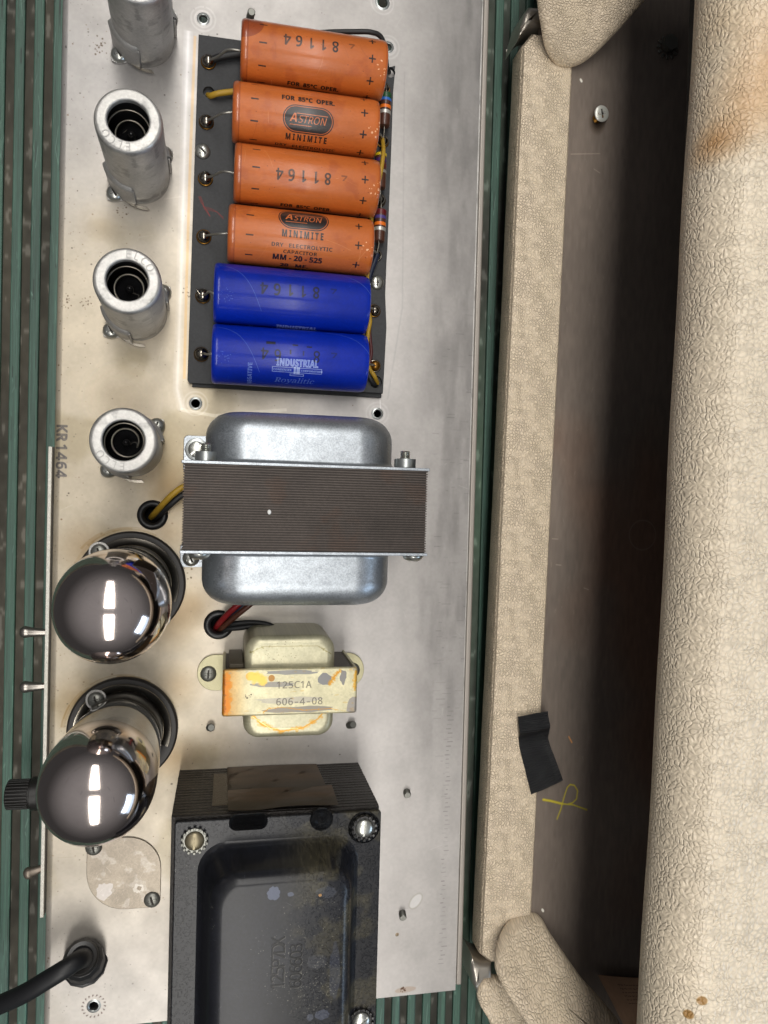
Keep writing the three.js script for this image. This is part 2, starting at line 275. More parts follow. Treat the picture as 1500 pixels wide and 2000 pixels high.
// ------------------------------------------------------------------ chassis
const CX0 = -73.4, CX1 = 115.3, CZ0 = -249.5, CZ1 = 235.4;
const holeSpots = [[397, 37, 1.7], [747, 5, 2.3], [382, 788, 1.8], [737, 808, 1.7], [183, 1965, 1.9], [758, 92, 1.6]].map(([x, y, r]) => [...P(x, y), r]);
const GROM = [[298, 1006], [427, 1220]].map(([x, y]) => P(x, y));
const W0 = -76, W1 = 118;
const plateMap = canvasTex(820, 2048, (x, w, h) => {
  const S = w / (W1 - W0), Z0 = CZ0, px = (X) => (X - W0) * S, pz = (Z) => (Z - Z0) * S, q = (a, b) => { const [X, Z] = P(a, b); return [px(X), pz(Z)]; };
  pixels(x, w, h, (i, j) => {
    const X = W0 + i / S, Z = Z0 + j / S, u = i / 2048, v = j / 2048;
    const a = fbm(u, v, 6, 6, 501), b = fbm(u, v, 40, 4, 503), c = fbm(u, v, 400, 2, 505), e = fbm(u * 1.6, v * 0.4, 60, 5, 507);
    let warm = sm(60, -20, X + 50 * (a - 0.5)) * sm(-190, -60, Z + 80 * (a - 0.5)) * (1 - 0.75 * sm(120, 220, Z));
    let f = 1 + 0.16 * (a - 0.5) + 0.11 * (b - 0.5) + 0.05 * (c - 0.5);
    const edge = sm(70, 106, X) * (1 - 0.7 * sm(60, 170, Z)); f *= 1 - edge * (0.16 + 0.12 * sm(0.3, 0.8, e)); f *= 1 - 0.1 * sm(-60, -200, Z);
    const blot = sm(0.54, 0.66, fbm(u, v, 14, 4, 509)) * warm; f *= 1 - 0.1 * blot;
    return [(183 + 2 * warm) * f, (179 - 5 * warm - 2 * blot) * f, (176 - 21 * warm - 9 * blot) * f];
  });
  const blob = (cx, cy, r, col) => { const g = x.createRadialGradient(cx, cy, 0, cx, cy, r); g.addColorStop(0, col); g.addColorStop(1, col.replace(/[\d.]+\)$/, '0)')); x.fillStyle = g; x.fillRect(cx - r, cy - r, 2 * r, 2 * r); };
  // baked varnish and heat stains beside the valve sockets, wire holes and transformers
  for (const [a, b, r, o] of [[330, 950, 70, 0.34], [165, 1070, 70, 0.26], [335, 1210, 75, 0.3], [150, 1370, 70, 0.22], [345, 1340, 60, 0.22], [270, 1470, 90, 0.16], [345, 1480, 60, 0.32], [300, 880, 80, 0.16], [380, 1180, 60, 0.25], [330, 1040, 60, 0.2], [150, 1150, 50, 0.14], [240, 780, 90, 0.1], [200, 440, 60, 0.12], [420, 1460, 80, 0.12]]) { const [X, Y] = q(a, b); blob(X, Y, r * 0.9, `rgba(118,84,38,${o * 1.25})`); }
  for (const [bx, by] of [[252, 1143], [240, 1430]]) for (let k = 0; k < 9; k++) { const [X, Y] = q(bx, by); x.strokeStyle = `rgba(112,76,22,${rr(0.1, 0.26)})`; x.lineWidth = rr(1, 5); x.beginPath(); const a0 = rr(3.2, 4.6); x.arc(X, Y, rr(97, 108), a0, a0 + rr(0.3, 0.9)); x.stroke(); }
  for (let k = 0; k < 1300; k++) { const X = px(W0 + 4 + 130 * Math.pow(rnd(), 2)), Y = rnd() * h, s = rr(0.4, 1) + (rnd() < 0.12 ? rr(0.3, 1) : 0); x.fillStyle = `rgba(${rnd() < 0.4 ? '74,48,24' : '34,30,26'},${rr(0.2, 0.75)})`; x.beginPath(); x.ellipse(X, Y, s, s * rr(0.6, 1), 0, 0, 7); x.fill(); }
  for (const [a, b, n] of [[195, 80, 10], [195, 98, 12], [130, 590, 14], [170, 590, 14], [240, 413, 12], [362, 570, 10], [365, 1120, 10]]) { const [X, Y] = q(a, b); speck(x, X, Y, 12, n, 'rgba(58,40,26,0.7)', 0.5, 1.8); }
  for (let k = 0; k < 170; k++) { x.strokeStyle = `rgba(${rnd() < 0.6 ? '255,252,244' : '120,110,96'},${rr(0.05, 0.3)})`; x.lineWidth = rr(0.4, 1); const X = rnd() * w, Y = rnd() * h, a = rnd() * 6.3, L = rr(4, 34); x.beginPath(); x.moveTo(X, Y); x.lineTo(X + L * Math.cos(a), Y + L * Math.sin(a)); x.stroke(); }
  // the outline that a cover once left round the capacitor board
  const line = (pts, col, lw) => { x.strokeStyle = col; x.lineWidth = lw; x.lineJoin = 'round'; x.beginPath(); pts.forEach((p, k) => { const [X, Y] = q(...p); k ? x.lineTo(X, Y) : x.moveTo(X, Y); }); x.stroke(); };
  for (const [o, lw] of [[0.14, 16], [0.2, 9], [0.32, 4]]) line([[368, 60], [362, 240], [352, 600], [346, 760], [356, 800]], `rgba(246,246,250,${o * 0.6})`, lw);
  line([[381, 70], [372, 300], [364, 560], [360, 740]], 'rgba(214,150,70,0.28)', 5);
  line([[352, 800], [420, 812], [560, 800]], 'rgba(255,250,238,0.25)', 6);
  line([[757, 780], [786, 600], [790, 140]], 'rgba(120,118,120,0.16)', 3); line([[742, 776], [744, 810]], 'rgba(255,255,255,0.4)', 2);
  for (const [a, b] of [[397, 37], [747, 5], [382, 788], [737, 808], [758, 92]]) { const [X, Y] = q(a, b); for (const [r, o] of [[22, 0.13], [15, 0.18], [11, 0.3]]) { x.strokeStyle = `rgba(250,250,250,${o})`; x.lineWidth = 3; x.beginPath(); x.arc(X, Y, r, 0, 7); x.stroke(); } }
  { const [X, Y] = q(183, 1965); for (let k = 0; k < 18; k++) { const a = k / 18 * 6.283; x.fillStyle = 'rgba(60,44,40,0.75)'; x.beginPath(); x.moveTo(X + 17 * Math.cos(a), Y + 17 * Math.sin(a)); x.lineTo(X + 22 * Math.cos(a + 0.05), Y + 22 * Math.sin(a + 0.05)); x.lineTo(X + 21 * Math.cos(a + 0.18), Y + 21 * Math.sin(a + 0.18)); x.fill(); } }
  // rubbed column of tick marks along the right-hand side
  for (let k = 0; k < 60; k++) { const [X, Y] = q(878 - k * 0.25 + rr(-3, 3), 1380 + k * 8.5); x.fillStyle = `rgba(70,66,68,${rr(0.12, 0.42)})`; x.fillRect(X - 5, Y, rr(4, 12), rr(0.8, 1.8)); }
  for (let k = 0; k < 90; k++) { const [X, Y] = q(rr(840, 925), rr(600, 1560)); x.fillStyle = `rgba(50,48,50,${rr(0.05, 0.2)})`; x.fillRect(X, Y, rr(4, 20), rr(0.8, 2.2)); }
  { const [X, Y] = q(792, 1933); x.fillStyle = 'rgba(150,110,80,0.28)'; x.beginPath(); x.ellipse(X, Y, 22, 6, -0.05, 0, 7); x.fill(); speck(x, X - 4, Y, 6, 14, 'rgba(70,42,26,0.8)', 0.8, 2); const [a, b] = q(812, 1760); x.strokeStyle = 'rgba(150,142,130,0.35)'; x.lineWidth = 3; x.fillStyle = 'rgba(240,240,242,0.35)'; x.beginPath(); x.ellipse(a, b, 17, 10, -0.9, 0, 7); x.fill(); x.stroke(); const [c, d] = q(776, 1825); x.fillStyle = 'rgba(120,90,60,0.6)'; x.beginPath(); x.arc(c, d, 3.4, 0, 7); x.fill(); }
  // stamped ink number
  { const [X, Y] = q(120, 830), [X2, Y2] = q(120, 936); x.save(); x.translate(X - 8, Y - 2); x.rotate(Math.PI / 2); x.font = 'bold 26px monospace'; x.strokeStyle = 'rgba(50,48,56,0.62)'; x.fillStyle = 'rgba(90,88,96,0.2)'; x.lineWidth = 1; const L = Math.hypot(X2 - X, Y2 - Y) - 2; ['K', 'R', '1', '4', '6', '4'].forEach((c, k) => { x.fillText(c, k * L / 6 + (k > 1 ? 3 : 0), 0); x.strokeText(c, k * L / 6 + (k > 1 ? 3 : 0), 0); }); x.restore(); }
});
const chassis = thing('metal_chassis', 'long silver sheet metal amplifier chassis stained brown, filling the left half', 'chassis', [20, 0, 0]);
{
  const plateRough = dataTex(512, (u, v) => 0.72 + 0.28 * fbm(u, v, 8, 5, 303)); plateRough.repeat.set(3, 7);
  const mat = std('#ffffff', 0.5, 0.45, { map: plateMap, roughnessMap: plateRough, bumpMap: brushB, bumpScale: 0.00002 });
  const uvp = (g) => planUV(flat(g), W0, W1, CZ0, CZ0 + 2048 / (820 / (W1 - W0)));
  const top = slab([[CX0 + 3, CZ0], [111.6, CZ0], [112.4, CZ1], [CX0 + 3, CZ1]], -1.2, 0, 0, { holes: [...holeSpots, ...GROM.map((g) => [...g, 6])], cs: 24 });
  const bend = new THREE.CylinderGeometry(3, 3, CZ1 - CZ0, 10, 1, true, Math.PI * 1.5, Math.PI / 2).rotateX(-Math.PI / 2).translate(CX0 + 3, -3, (CZ0 + CZ1) / 2);
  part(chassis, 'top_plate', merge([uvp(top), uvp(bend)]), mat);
  part(chassis, 'side_wall', triUV(rbox(CX0, CX0 + 1.2, MATY + 0.3, -3, CZ0, CZ1, 0.2)), M.alu);
  part(chassis, 'side_wall', triUV(rbox(112.2, 113.4, MATY + 0.3, -1.4, CZ0, CZ1 - 2, 0.2)), M.alu);
  part(chassis, 'edge_lip', triUV(merge([rbox(112.9, 115.6, -2.2, -0.5, CZ0, 233.6, 0.8, 3), rbox(114.5, 115.5, -16, -1.6, CZ0, 233.5, 0.4)])), std('#a39c94', 0.45, 0.45));
  part(chassis, 'end_wall', triUV(rbox(CX0 + 1.3, 112, MATY + 0.3, -1.3, CZ1 - 1.4, CZ1 - 0.2, 0.2)), M.alu);
  // pressed rings round the screw holes
  for (const [x, z, r] of holeSpots) part(chassis, 'hole_rim', crease(lathe([[r, -1.4], [r, 0.06], [r + 0.25, 0.28], [r + 0.7, 0.2], [r + 1.1, 0.01]], [x, 0, z], null, 28), 40), M.zincPlain);
  for (const [a, b, tx, tz, L] of [[490, 37, 0.5, 0.6, 8], [412, 1418, 0.6, -0.9, 6], [686, 1412, 0.9, -1.3, 6.5], [794, 1549, -0.2, 0.5, 5], [785, 1786, -0.3, 0.5, 5.5]]) { const p = PP(a, b, 0.5); part(chassis, 'bolt_end', threaded([p[0] - tx, -0.5, p[2] - tz], [p[0] + tx * 0.3, L - 2, p[2] + tz * 0.3], 1.7), M.screwD); }
  part(chassis, 'rivet', head('cross', PP(775, 1826, 0).map((v, i) => i === 1 ? -0.45 : v), 1.1, 0, [0, 1, 0], 1), std('#8c8069', 0.5, 0.7));
}
solo('front_panel', 'thin white edged panel standing along the left side of the silver chassis', 'panel', triUV(merge([rbox(-75.6, -74.1, MATY + 1, -1.2, P(0, 868)[1], P(0, 1802)[1], 0.25)])), std('#d6d2c8', 0.45, 0.15, { bumpMap: fineB, bumpScale: 0.0004 }), [-75, MATY, 80]);

// toggle switches and fuse holder stick out of the front panel
[[85, 1236, 38, 1234, 'bare metal toggle lever, uppermost of three on the left edge'], [90, 1340, 38, 1342, 'bare metal toggle lever, middle of three on the left edge'], [88, 1692, 46, 1709, 'matt metal toggle lever tilted downward below the fuse holder']].forEach(([ax, ay, bx, by, label], k) => {
  const h = -16, a = PP(ax, ay, h), b = PP(bx, by, h + 1); a[0] = -75.8; const t = thing('toggle_switch', label, 'switch', a, 'toggle levers on the front panel');
  const L = dist(a, b); part(t, 'lever', crease(lathe([[0, 0], [1.5, 0], [1.7, L * 0.35], [2.3, L * 0.7], [2.7, L - 2.4], [2.4, L - 1.1], [1.5, L - 0.25], [0, L]], a, b, 24), 60), k < 2 ? std('#8f8a84', 0.3, 0.9) : std('#8b8176', 0.5, 0.85));
  part(t, 'bushing', crease(cyl([a[0] + 0.2, a[1], a[2]], [a[0] - 2.2, a[1], a[2]], 2.6, 2.3, 24), 30), M.zincPlain);
  part(t, 'nut', hexNut([a[0] - 0.4, a[1], a[2]], [1, 0, 0], 4.6, 1.2), M.zincPlain);
});
{
  const h = -20, a = PP(82, 1549, h), b = PP(12, 1547, h); a[0] = -75.7; b[1] = a[1]; b[2] = a[2];
  const t = thing('fuse_holder', 'black ribbed fuse holder cap jutting from the left edge', 'fuse holder', a); const L = a[0] - b[0];
  part(t, 'collar', crease(lathe([[0, 0], [7.6, 0], [7.6, 1.4], [7, 1.6], [7, 4], [7.3, 4.3], [7.3, L * 0.42], [5, L * 0.46], [0, L * 0.46]], a, b, 40), 30), M.bakelite);
  const ridge = []; for (let k = 0; k < 26; k++) { const g = rbox(-0.42, 0.42, L * 0.47, L - 0.8, 5.6, 6.6, 0.3).rotateY(k / 26 * Math.PI * 2); ridge.push(between(g, a, b)); }
  part(t, 'cap', merge([crease(lathe([[0, L * 0.4], [6.1, L * 0.44], [5.9, L - 1.2], [5.2, L - 0.3], [0, L]], a, b, 40), 40), ...ridge]), M.bakelite);
}

// ------------------------------------------------------------------ valve shields
const font = await new FontLoader().loadAsync('fonts/droid/droid_sans_regular.typeface.json');
function frameOf(base, top, dir) { // local y runs from base to top, local x along dir
  const y = V(top).sub(V(base)).normalize(), z = new THREE.Vector3(dir[0], 0, dir[1]).cross(y).normalize(), x = new THREE.Vector3().crossVectors(y, z);
  return new THREE.Matrix4().makeBasis(x, y, z).setPosition(...base);
}
function shield(s1, s2, topPx, textDeg, label, springTurn) {
  const a = PP(...s1, 1.5), b = PP(...s2, 1.5), base = [(a[0] + b[0]) / 2, 0, (a[2] + b[2]) / 2], top = PP(...topPx, 49.5), dl = Math.hypot(b[0] - a[0], b[2] - a[2]), dir = [(b[0] - a[0]) / dl, (b[2] - a[2]) / dl];
  const t = thing('valve_shield', label, 'tube shield', base, 'metal valve shields along the left side'), m = frameOf(base, top, dir), flatM = frameOf(base, [base[0], 10, base[2]], dir);
  const L = (g) => g.applyMatrix4(m);
  part(t, 'can', triUV(L(crease(lathe([[11.4, 1], [11.5, 46.6], [7.7, 46.6], [7.5, 47.3], [7.5, 48.7], [7.65, 49.1], [7.95, 49.3], [8.2, 49.34], [8.5, 49.35], [9.6, 49.35], [10.7, 49.35], [11.0, 49.33], [11.4, 49.2], [11.8, 48.85], [12.1, 48.3], [12.3, 47.6], [12.35, 46.8], [12.35, 46], [12.35, 30], [12.35, 1], [11.4, 1]], [0, 0, 0], null, 72), 50))), M.alu);
  // bayonet swellings pressed out above the ears
  const bay = []; for (const a0 of [Math.PI * 0.5 - 0.55, Math.PI * 1.5 - 0.55]) bay.push(lathe([[12.3, 16.4], [12.5, 16.3], [13.7, 14.7], [13.85, 14], [13.7, 12.4], [13.7, 1.2], [12.2, 1.2]], [0, 0, 0], null, 22, a0, 1.25), new THREE.SphereGeometry(0.01, 4, 3).translate(0, 5, 0));
  for (const a0 of [Math.PI * 0.5 - 0.55, Math.PI * 1.5 - 0.55]) for (const e of [a0, a0 + 1.25]) bay.push(new THREE.CylinderGeometry(0.5, 0.72, 13, 12).translate(12.92 * Math.sin(e), 7.6, 12.92 * Math.cos(e)));
  part(t, 'bayonet_bulge', triUV(L(crease(merge(bay), 40))), M.alu);
  const fl = []; for (let k = 0; k <= 60; k++) { const an = k / 60 * Math.PI * 2, cx = Math.cos(an), r = 12.5 + 5.4 * Math.pow(Math.abs(cx), 30); fl.push([r * cx, r * Math.sin(an) * (Math.abs(cx) > 0.93 ? 1 : 1)]); }
  part(t, 'flange', triUV(slab(fl.slice(0, 60), 0.15, 1.3, 0.25).applyMatrix4(flatM)), M.alu);
  part(t, 'spring_clip', crease(sheet((u, v) => { const an = 0.15 + u * 0.9; return [(-13 - u * 1.2) * Math.cos(an), 2.2 + v * 0.01 - u * 0.6, (13 + u * 1.4) * Math.sin(an) + v * 1.6]; }, 12, 2, 0.5), 40).applyMatrix4(flatM), M.nickel);
  for (const [p, s] of [[a, 0.5], [b, -0.3]]) part(t, 'screw', head('cross', [p[0], 1.3, p[2]], 3.55, s, [0, 1, 0], 3.9), M.screwZ);
  const sp = []; for (let k = 0; k <= 130; k++) { const q = k / 130, an = springTurn + q * Math.PI * 2 * 2.3, r = mix(8.6, 3.4, Math.pow(q, 0.85)); sp.push([r * Math.cos(an) + 0.7 * q, mix(41, 31.5, q) + 0.8 * Math.cos(an + 1), r * Math.sin(an) - 0.5 * q]); }
  part(t, 'spring', L(tube(sp, 0.46, 200, 8)), M.steelWire);
  part(t, 'inner_liner', L(lathe([[11.3, 1], [11.3, 46.5], [7.8, 46.5]], [0, 0, 0], null, 48)), std([0.012, 0.012, 0.013], 0.6, 0, { side: THREE.DoubleSide }));
  part(t, 'glass_tube', L(crease(lathe([[9.6, 1], [9.6, 25], [9.2, 28.5], [7.6, 31.3], [4.5, 33.0], [2.2, 33.8], [1.7, 36], [1.1, 38.4], [0, 39.4]].reverse(), [0, 0, 0], null, 32), 80)), std([0.01, 0.01, 0.011], 0.06, 0, { clearcoat: 1, clearcoatRoughness: 0.05 }));
  // raised maker's letters round the rim
  const ltr = []; 'ELCO'.split('').forEach((c, k) => { const g = new TextGeometry(c, { font, size: 2.9, depth: 0.22, curveSegments: 4 }); g.computeBoundingBox(); g.translate(-g.boundingBox.max.x / 2, -1.45, 0); g.rotateX(-Math.PI / 2); const an = textDeg * Math.PI / 180 + (k - 1.5) * 0.32; g.translate(0, 0, -9.75).rotateY(-an).translate(0, 49.3, 0); ltr.push(g); });
  const tm = frameOf(base, top, [1, 0]); part(t, 'maker_letters', merge(ltr).applyMatrix4(tm), std('#9a9996', 0.5, 0.6));
}
shield([233, 106], [330, 35], [266, -62], 225, 'silver tube shield cut off by the upper edge of the picture', 1);
shield([224, 377], [321, 301], [250, 234], 205, 'tall leaning silver tube shield beside the red scribble, second from the top', 3.6);
shield([217, 645], [318, 571], [248, 547], 28, 'silver tube shield beside the blue capacitors, lettering on its upper right rim', 3.3);
shield([212, 917], [306, 832], [241, 860], 208, 'shortest looking tube shield, left of the large transformer', 2.2);

// ------------------------------------------------------------------ capacitor board
const BY = 4.2; // top of the board
const board = thing('circuit_board', 'black fibre board carrying the row of capacitors, red scribble on its left', 'circuit board', [27, 0, -124]);
const EYEL = [[407, 118], [403, 236], [401, 347], [398, 461], [396, 577], [393, 691]], EYER = [[751, 172], [748, 274], [742, 389], [735, 497], [732, 606], [733, 714]];
{
  const bt = canvasTex(512, 900, (x, w, h) => {
    pixels(x, w, h, (i, j) => { const a = fbm(i / 900, j / 900, 10, 4, 601), b = fbm(i / 900, j / 900, 220, 2, 603), f = 42 + 12 * (a - 0.5) + 12 * (b - 0.5); return [f * 0.97, f, f * 1.06]; });
    const q = (a, b) => { const [X, Z] = P(a, b, BY); return [(X + 18) / 90 * w, (Z + 201) / 154 * h]; };
    const ink = (pts, lw, col) => { x.strokeStyle = col; x.lineWidth = lw; x.lineCap = 'round'; x.beginPath(); pts.forEach((p, k) => { const [X, Y] = q(...p); k ? x.lineTo(X, Y) : x.moveTo(X, Y); }); x.stroke(); };
    for (let k = 0; k < 3; k++) { const o = k * 2; ink([[388 + o, 384], [393 + o, 396], [398, 402 + o], [404, 410 + o], [410, 422]], 2, 'rgba(130,34,32,0.6)'); ink([[401, 404 + o], [414, 408 + o], [424, 414], [436, 424 + o]], 2, 'rgba(122,32,30,0.5)'); }
    speck(x, w / 2, h / 2, 500, 60, 'rgba(190,190,190,0.25)', 0.4, 1.0);
    for (let k = 0; k < 30; k++) { x.strokeStyle = 'rgba(120,124,130,0.14)'; x.lineWidth = 0.7; const X = rnd() * w, Y = rnd() * h; x.beginPath(); x.moveTo(X, Y); x.lineTo(X + rr(-20, 20), Y + rr(-20, 20)); x.stroke(); }
  });
  const bm = std('#ffffff', 0.62, 0, { map: bt, bumpMap: fineB, bumpScale: 0.00015 });
  const h1 = [[408, 180, 2.6], [762, 141, 2.4], [734, 746, 3]].map(([a, b, r]) => [...P(a, b, BY), r]);
  const out = [[388, 67], [580, 94], [742, 116], [748, 122], [752, 133], [772, 128], [768, 180], [764, 300], [757, 480], [752, 560], [755, 640], [748, 768], [560, 759], [370, 748], [366, 742]].map(([a, b]) => P(a, b, BY));
  part(board, 'board_plate', planUV(slab(out, 2.2, BY, 0.12, { holes: h1, seg: 1 }), -18, 72, -201, -47), bm);
  const z1 = P(700, 775, 1)[1]; part(board, 'backing_sheet', planUV(slab([[P(392, 90, 1)[0] + 2, -192], [70, -190], [68.2, z1], [-16.4, z1 - 0.5]], 0.15, 2, 0.1, { seg: 1 }), -18, 72, -201, -47), bm);
  EYEL.concat(EYER).forEach(([a, b], k) => {
    const p = PP(a, b, BY + 1.6), big = k < 6 ? 1 : 0.9, j = part(board, 'solder_joint', crease(lathe([[0, 3.2], [1.2, 3.0], [2.2, 2.3], [2.75, 1.2], [2.9, 0.3], [2.9, 0]].map(([r, y]) => [r * big * rr(0.92, 1.05), y * big]), [p[0], BY + 0.5, p[2]], null, 24), 70), k === 11 ? M.eyelet : M.solder);
    part(j, 'eyelet', new THREE.TorusGeometry(2.75 * big, 0.5, 10, 32).rotateX(Math.PI / 2).translate(p[0], BY + 0.35, p[2]), k === 9 || k === 11 ? M.nickel : M.eyelet);
  });
  { const p = PP(388, 571, BY + 3); part(board, 'solder_spike', crease(lathe([[1.5, 0], [1.0, 1.6], [0.45, 3], [0, 4]], [p[0] + 1, BY + 1.8, p[2] + 1], [p[0] - 1.4, BY + 4.4, p[2] - 1.6], 12), 60), M.solder); }
  for (const [a, b, s] of [[396, 296, 0.75], [736, 552, 0.1]]) part(board, 'screw', head('cross', PP(a, b, BY), 3.35, s, [0, 1, 0], 3), M.screwZ);
}
// capacitors: [left end, right end], lettering turned to where each one was soldered in
function wrapUV(g, a, b) {
  g = flat(g); const d = V(b).sub(V(a)), L = d.length(); d.normalize(); const side = new THREE.Vector3().crossVectors(d, new THREE.Vector3(0, 1, 0)).normalize(), up = new THREE.Vector3().crossVectors(side, d), p = g.attributes.position, uv = [];
  for (let i = 0; i < p.count; i++) { const q = new THREE.Vector3().fromBufferAttribute(p, i).sub(V(a)); uv.push(clamp(q.dot(d) / L, 0.004, 0.996), 0.5 - Math.atan2(q.dot(side), q.dot(up)) / (2 * Math.PI)); }
  g.setAttribute('uv', new THREE.Float32BufferAttribute(uv, 2)); return g;
}
const CW = 1024, CH = 1264; // one canvas: the unrolled sleeve, axis across
function stamp(x, row, fx, o, miss) { // the inked date, upside down
  x.save(); x.translate(fx * CW, row); x.rotate(Math.PI); x.textAlign = 'center'; x.textBaseline = 'middle'; x.font = 'bold 104px monospace';
  const cs = ['2', '8', '1', '1', '6', '4']; cs.forEach((c, k) => { const X = (k - 2.7) * 84 - (k === 0 ? 30 : 0); x.fillStyle = `rgba(12,10,14,${(k === 0 ? 0.3 : o * rr(0.6, 1.0))})`; x.save(); x.translate(X, rr(-4, 4)); x.scale(0.85, 1); if (k === 0) { x.beginPath(); x.rect(-40, 0, 80, 60); x.clip(); } if (miss && k > 1 && k < 4) { x.beginPath(); x.rect(-40, 6, 80, 60); x.clip(); } x.fillText(c, 0, 0); if (k > 0 && !miss) { x.strokeStyle = `rgba(12,10,14,${o * 0.5})`; x.lineWidth = 2; x.strokeText(c, rr(-5, 5), rr(-4, 4)); } x.restore(); }); x.restore();
}
const rowOf = (deg) => CH * (0.5 + deg / 360);
function orangeTex(forDeg, stampDeg, phase, s, opt = {}) {
  return canvasTex(CW, CH, (x, w, h) => {
    pixels(x, w, h, (i, j) => { const a = fbm(i / w, j / h, 5, 5, 640 + s), b = fbm(i / w, j / h, 60, 2, 650 + s), f = 1 + 0.12 * (a - 0.5) + 0.03 * (b - 0.5), dk = sm(0.6, 0.75, fbm(i / w, j / h, 9, 4, 660 + s)) * 0.06; return [190 * f * (1 - dk), 100 * f * (1 - dk * 1.6), 40 * f * (1 - dk)]; });
    x.fillStyle = 'rgba(120,44,24,0.22)'; x.fillRect(0, 0, 52, h); x.fillRect(w - 20, 0, 20, h); x.fillStyle = 'rgba(90,30,18,0.35)'; x.fillRect(44, 0, 4, h);
    if (opt.dark) { x.fillStyle = 'rgba(110,38,20,0.5)'; x.beginPath(); x.ellipse(0, rowOf(-30), 150, 120, 0, 0, 7); x.fill(); }
    const ink = 'rgba(20,15,16,0.92)'; x.fillStyle = x.strokeStyle = ink; x.textAlign = 'center'; x.textBaseline = 'middle';
    for (let k = -4; k < 5; k++) { const y = rowOf(phase + 41 * k), p = x.globalAlpha; x.globalAlpha = rr(0.72, 1); x.fillRect(0.145 * w - 26, y - 5 + 4, 52, 10); x.fillRect(0.885 * w - 25, y - 5, 50, 10); x.fillRect(0.885 * w - 5, y - 27, 10, 54); x.globalAlpha = p; }
    const T = (t, d, fx, px, wd, weight = 'bold ') => { x.save(); x.translate(fx * w, rowOf(forDeg + d)); x.font = weight + px + 'px sans-serif'; const m = x.measureText(t).width; x.scale(wd * w / m, 1); x.fillText(t, 0, 0); if (px > 45) { x.lineWidth = 3; x.strokeText(t, 0, 0); } x.restore(); };
    T('FOR  85°C  OPER.', 0, 0.5, 50, 0.36);
    T('M I N I M I T E', 75, 0.5, 66, 0.285); T('DRY   ELECTROLYTIC', 98, 0.5, 38, 0.42); T('CAPACITOR', 111, 0.49, 36, 0.235); T('MM - 20 - 525', 124.5, 0.475, 60, 0.345); T('20   MF.', 147, 0.46, 56, 0.2); T('525   V D C', 166, 0.47, 52, 0.26);
    // the maker's oval
    { const X = 0.505 * w, Y = rowOf(forDeg + 39), a = 176, b = 92; const pill = (a, b) => { x.beginPath(); x.moveTo(X - a + b, Y - b); x.lineTo(X + a - b, Y - b); x.arc(X + a - b, Y, b, -Math.PI / 2, Math.PI / 2); x.lineTo(X - a + b, Y + b); x.arc(X - a + b, Y, b, Math.PI / 2, 3 * Math.PI / 2); x.closePath(); };
      pill(a, b); x.fillStyle = 'rgba(20,15,16,0.94)'; x.fill(); pill(a - 10, b - 10); x.strokeStyle = '#c26430'; x.lineWidth = 5; x.stroke();
      x.save(); x.translate(X, Y); x.transform(1, 0, -0.22, 1, 0, 0); x.fillStyle = '#c86a36'; x.font = 'bold 78px sans-serif'; x.fillText('A', -100, -6); x.font = '66px sans-serif'; const m = x.measureText('STRON').width; x.save(); x.scale(196 / m, 1); x.fillText('STRON', 30 * m / 196, 0); x.restore(); x.fillRect(-88, -38, 214, 5); x.fillRect(-118, 36, 150, 5); x.restore(); x.fillStyle = 'rgba(200,106,54,0.7)'; x.font = '26px sans-serif'; x.fillText('· · · ·', X, Y + 58); }
    if (stampDeg !== null) stamp(x, rowOf(stampDeg), 0.49, 0.85);
    for (let k = 0; k < 26; k++) { x.strokeStyle = `rgba(${rnd() < 0.6 ? '240,190,150' : '110,40,20'},${rr(0.1, 0.5)})`; x.lineWidth = rr(0.8, 2.6); const X = rnd() * w, Y = rnd() * h, a = rnd() * 6.3, L = rr(10, 110); x.beginPath(); x.moveTo(X, Y); x.quadraticCurveTo(X + L * Math.cos(a) + rr(-8, 8), Y + L * Math.sin(a), X + 2 * L * Math.cos(a + 0.1), Y + 2 * L * Math.sin(a + 0.1)); x.stroke(); }
    speck(x, w * 0.5, h * 0.5, 640, 60, 'rgba(80,26,16,0.5)', 1, 4); speck(x, w * 0.97, rowOf(20), 60, 14, 'rgba(250,215,180,0.7)', 2, 8);
  });
}
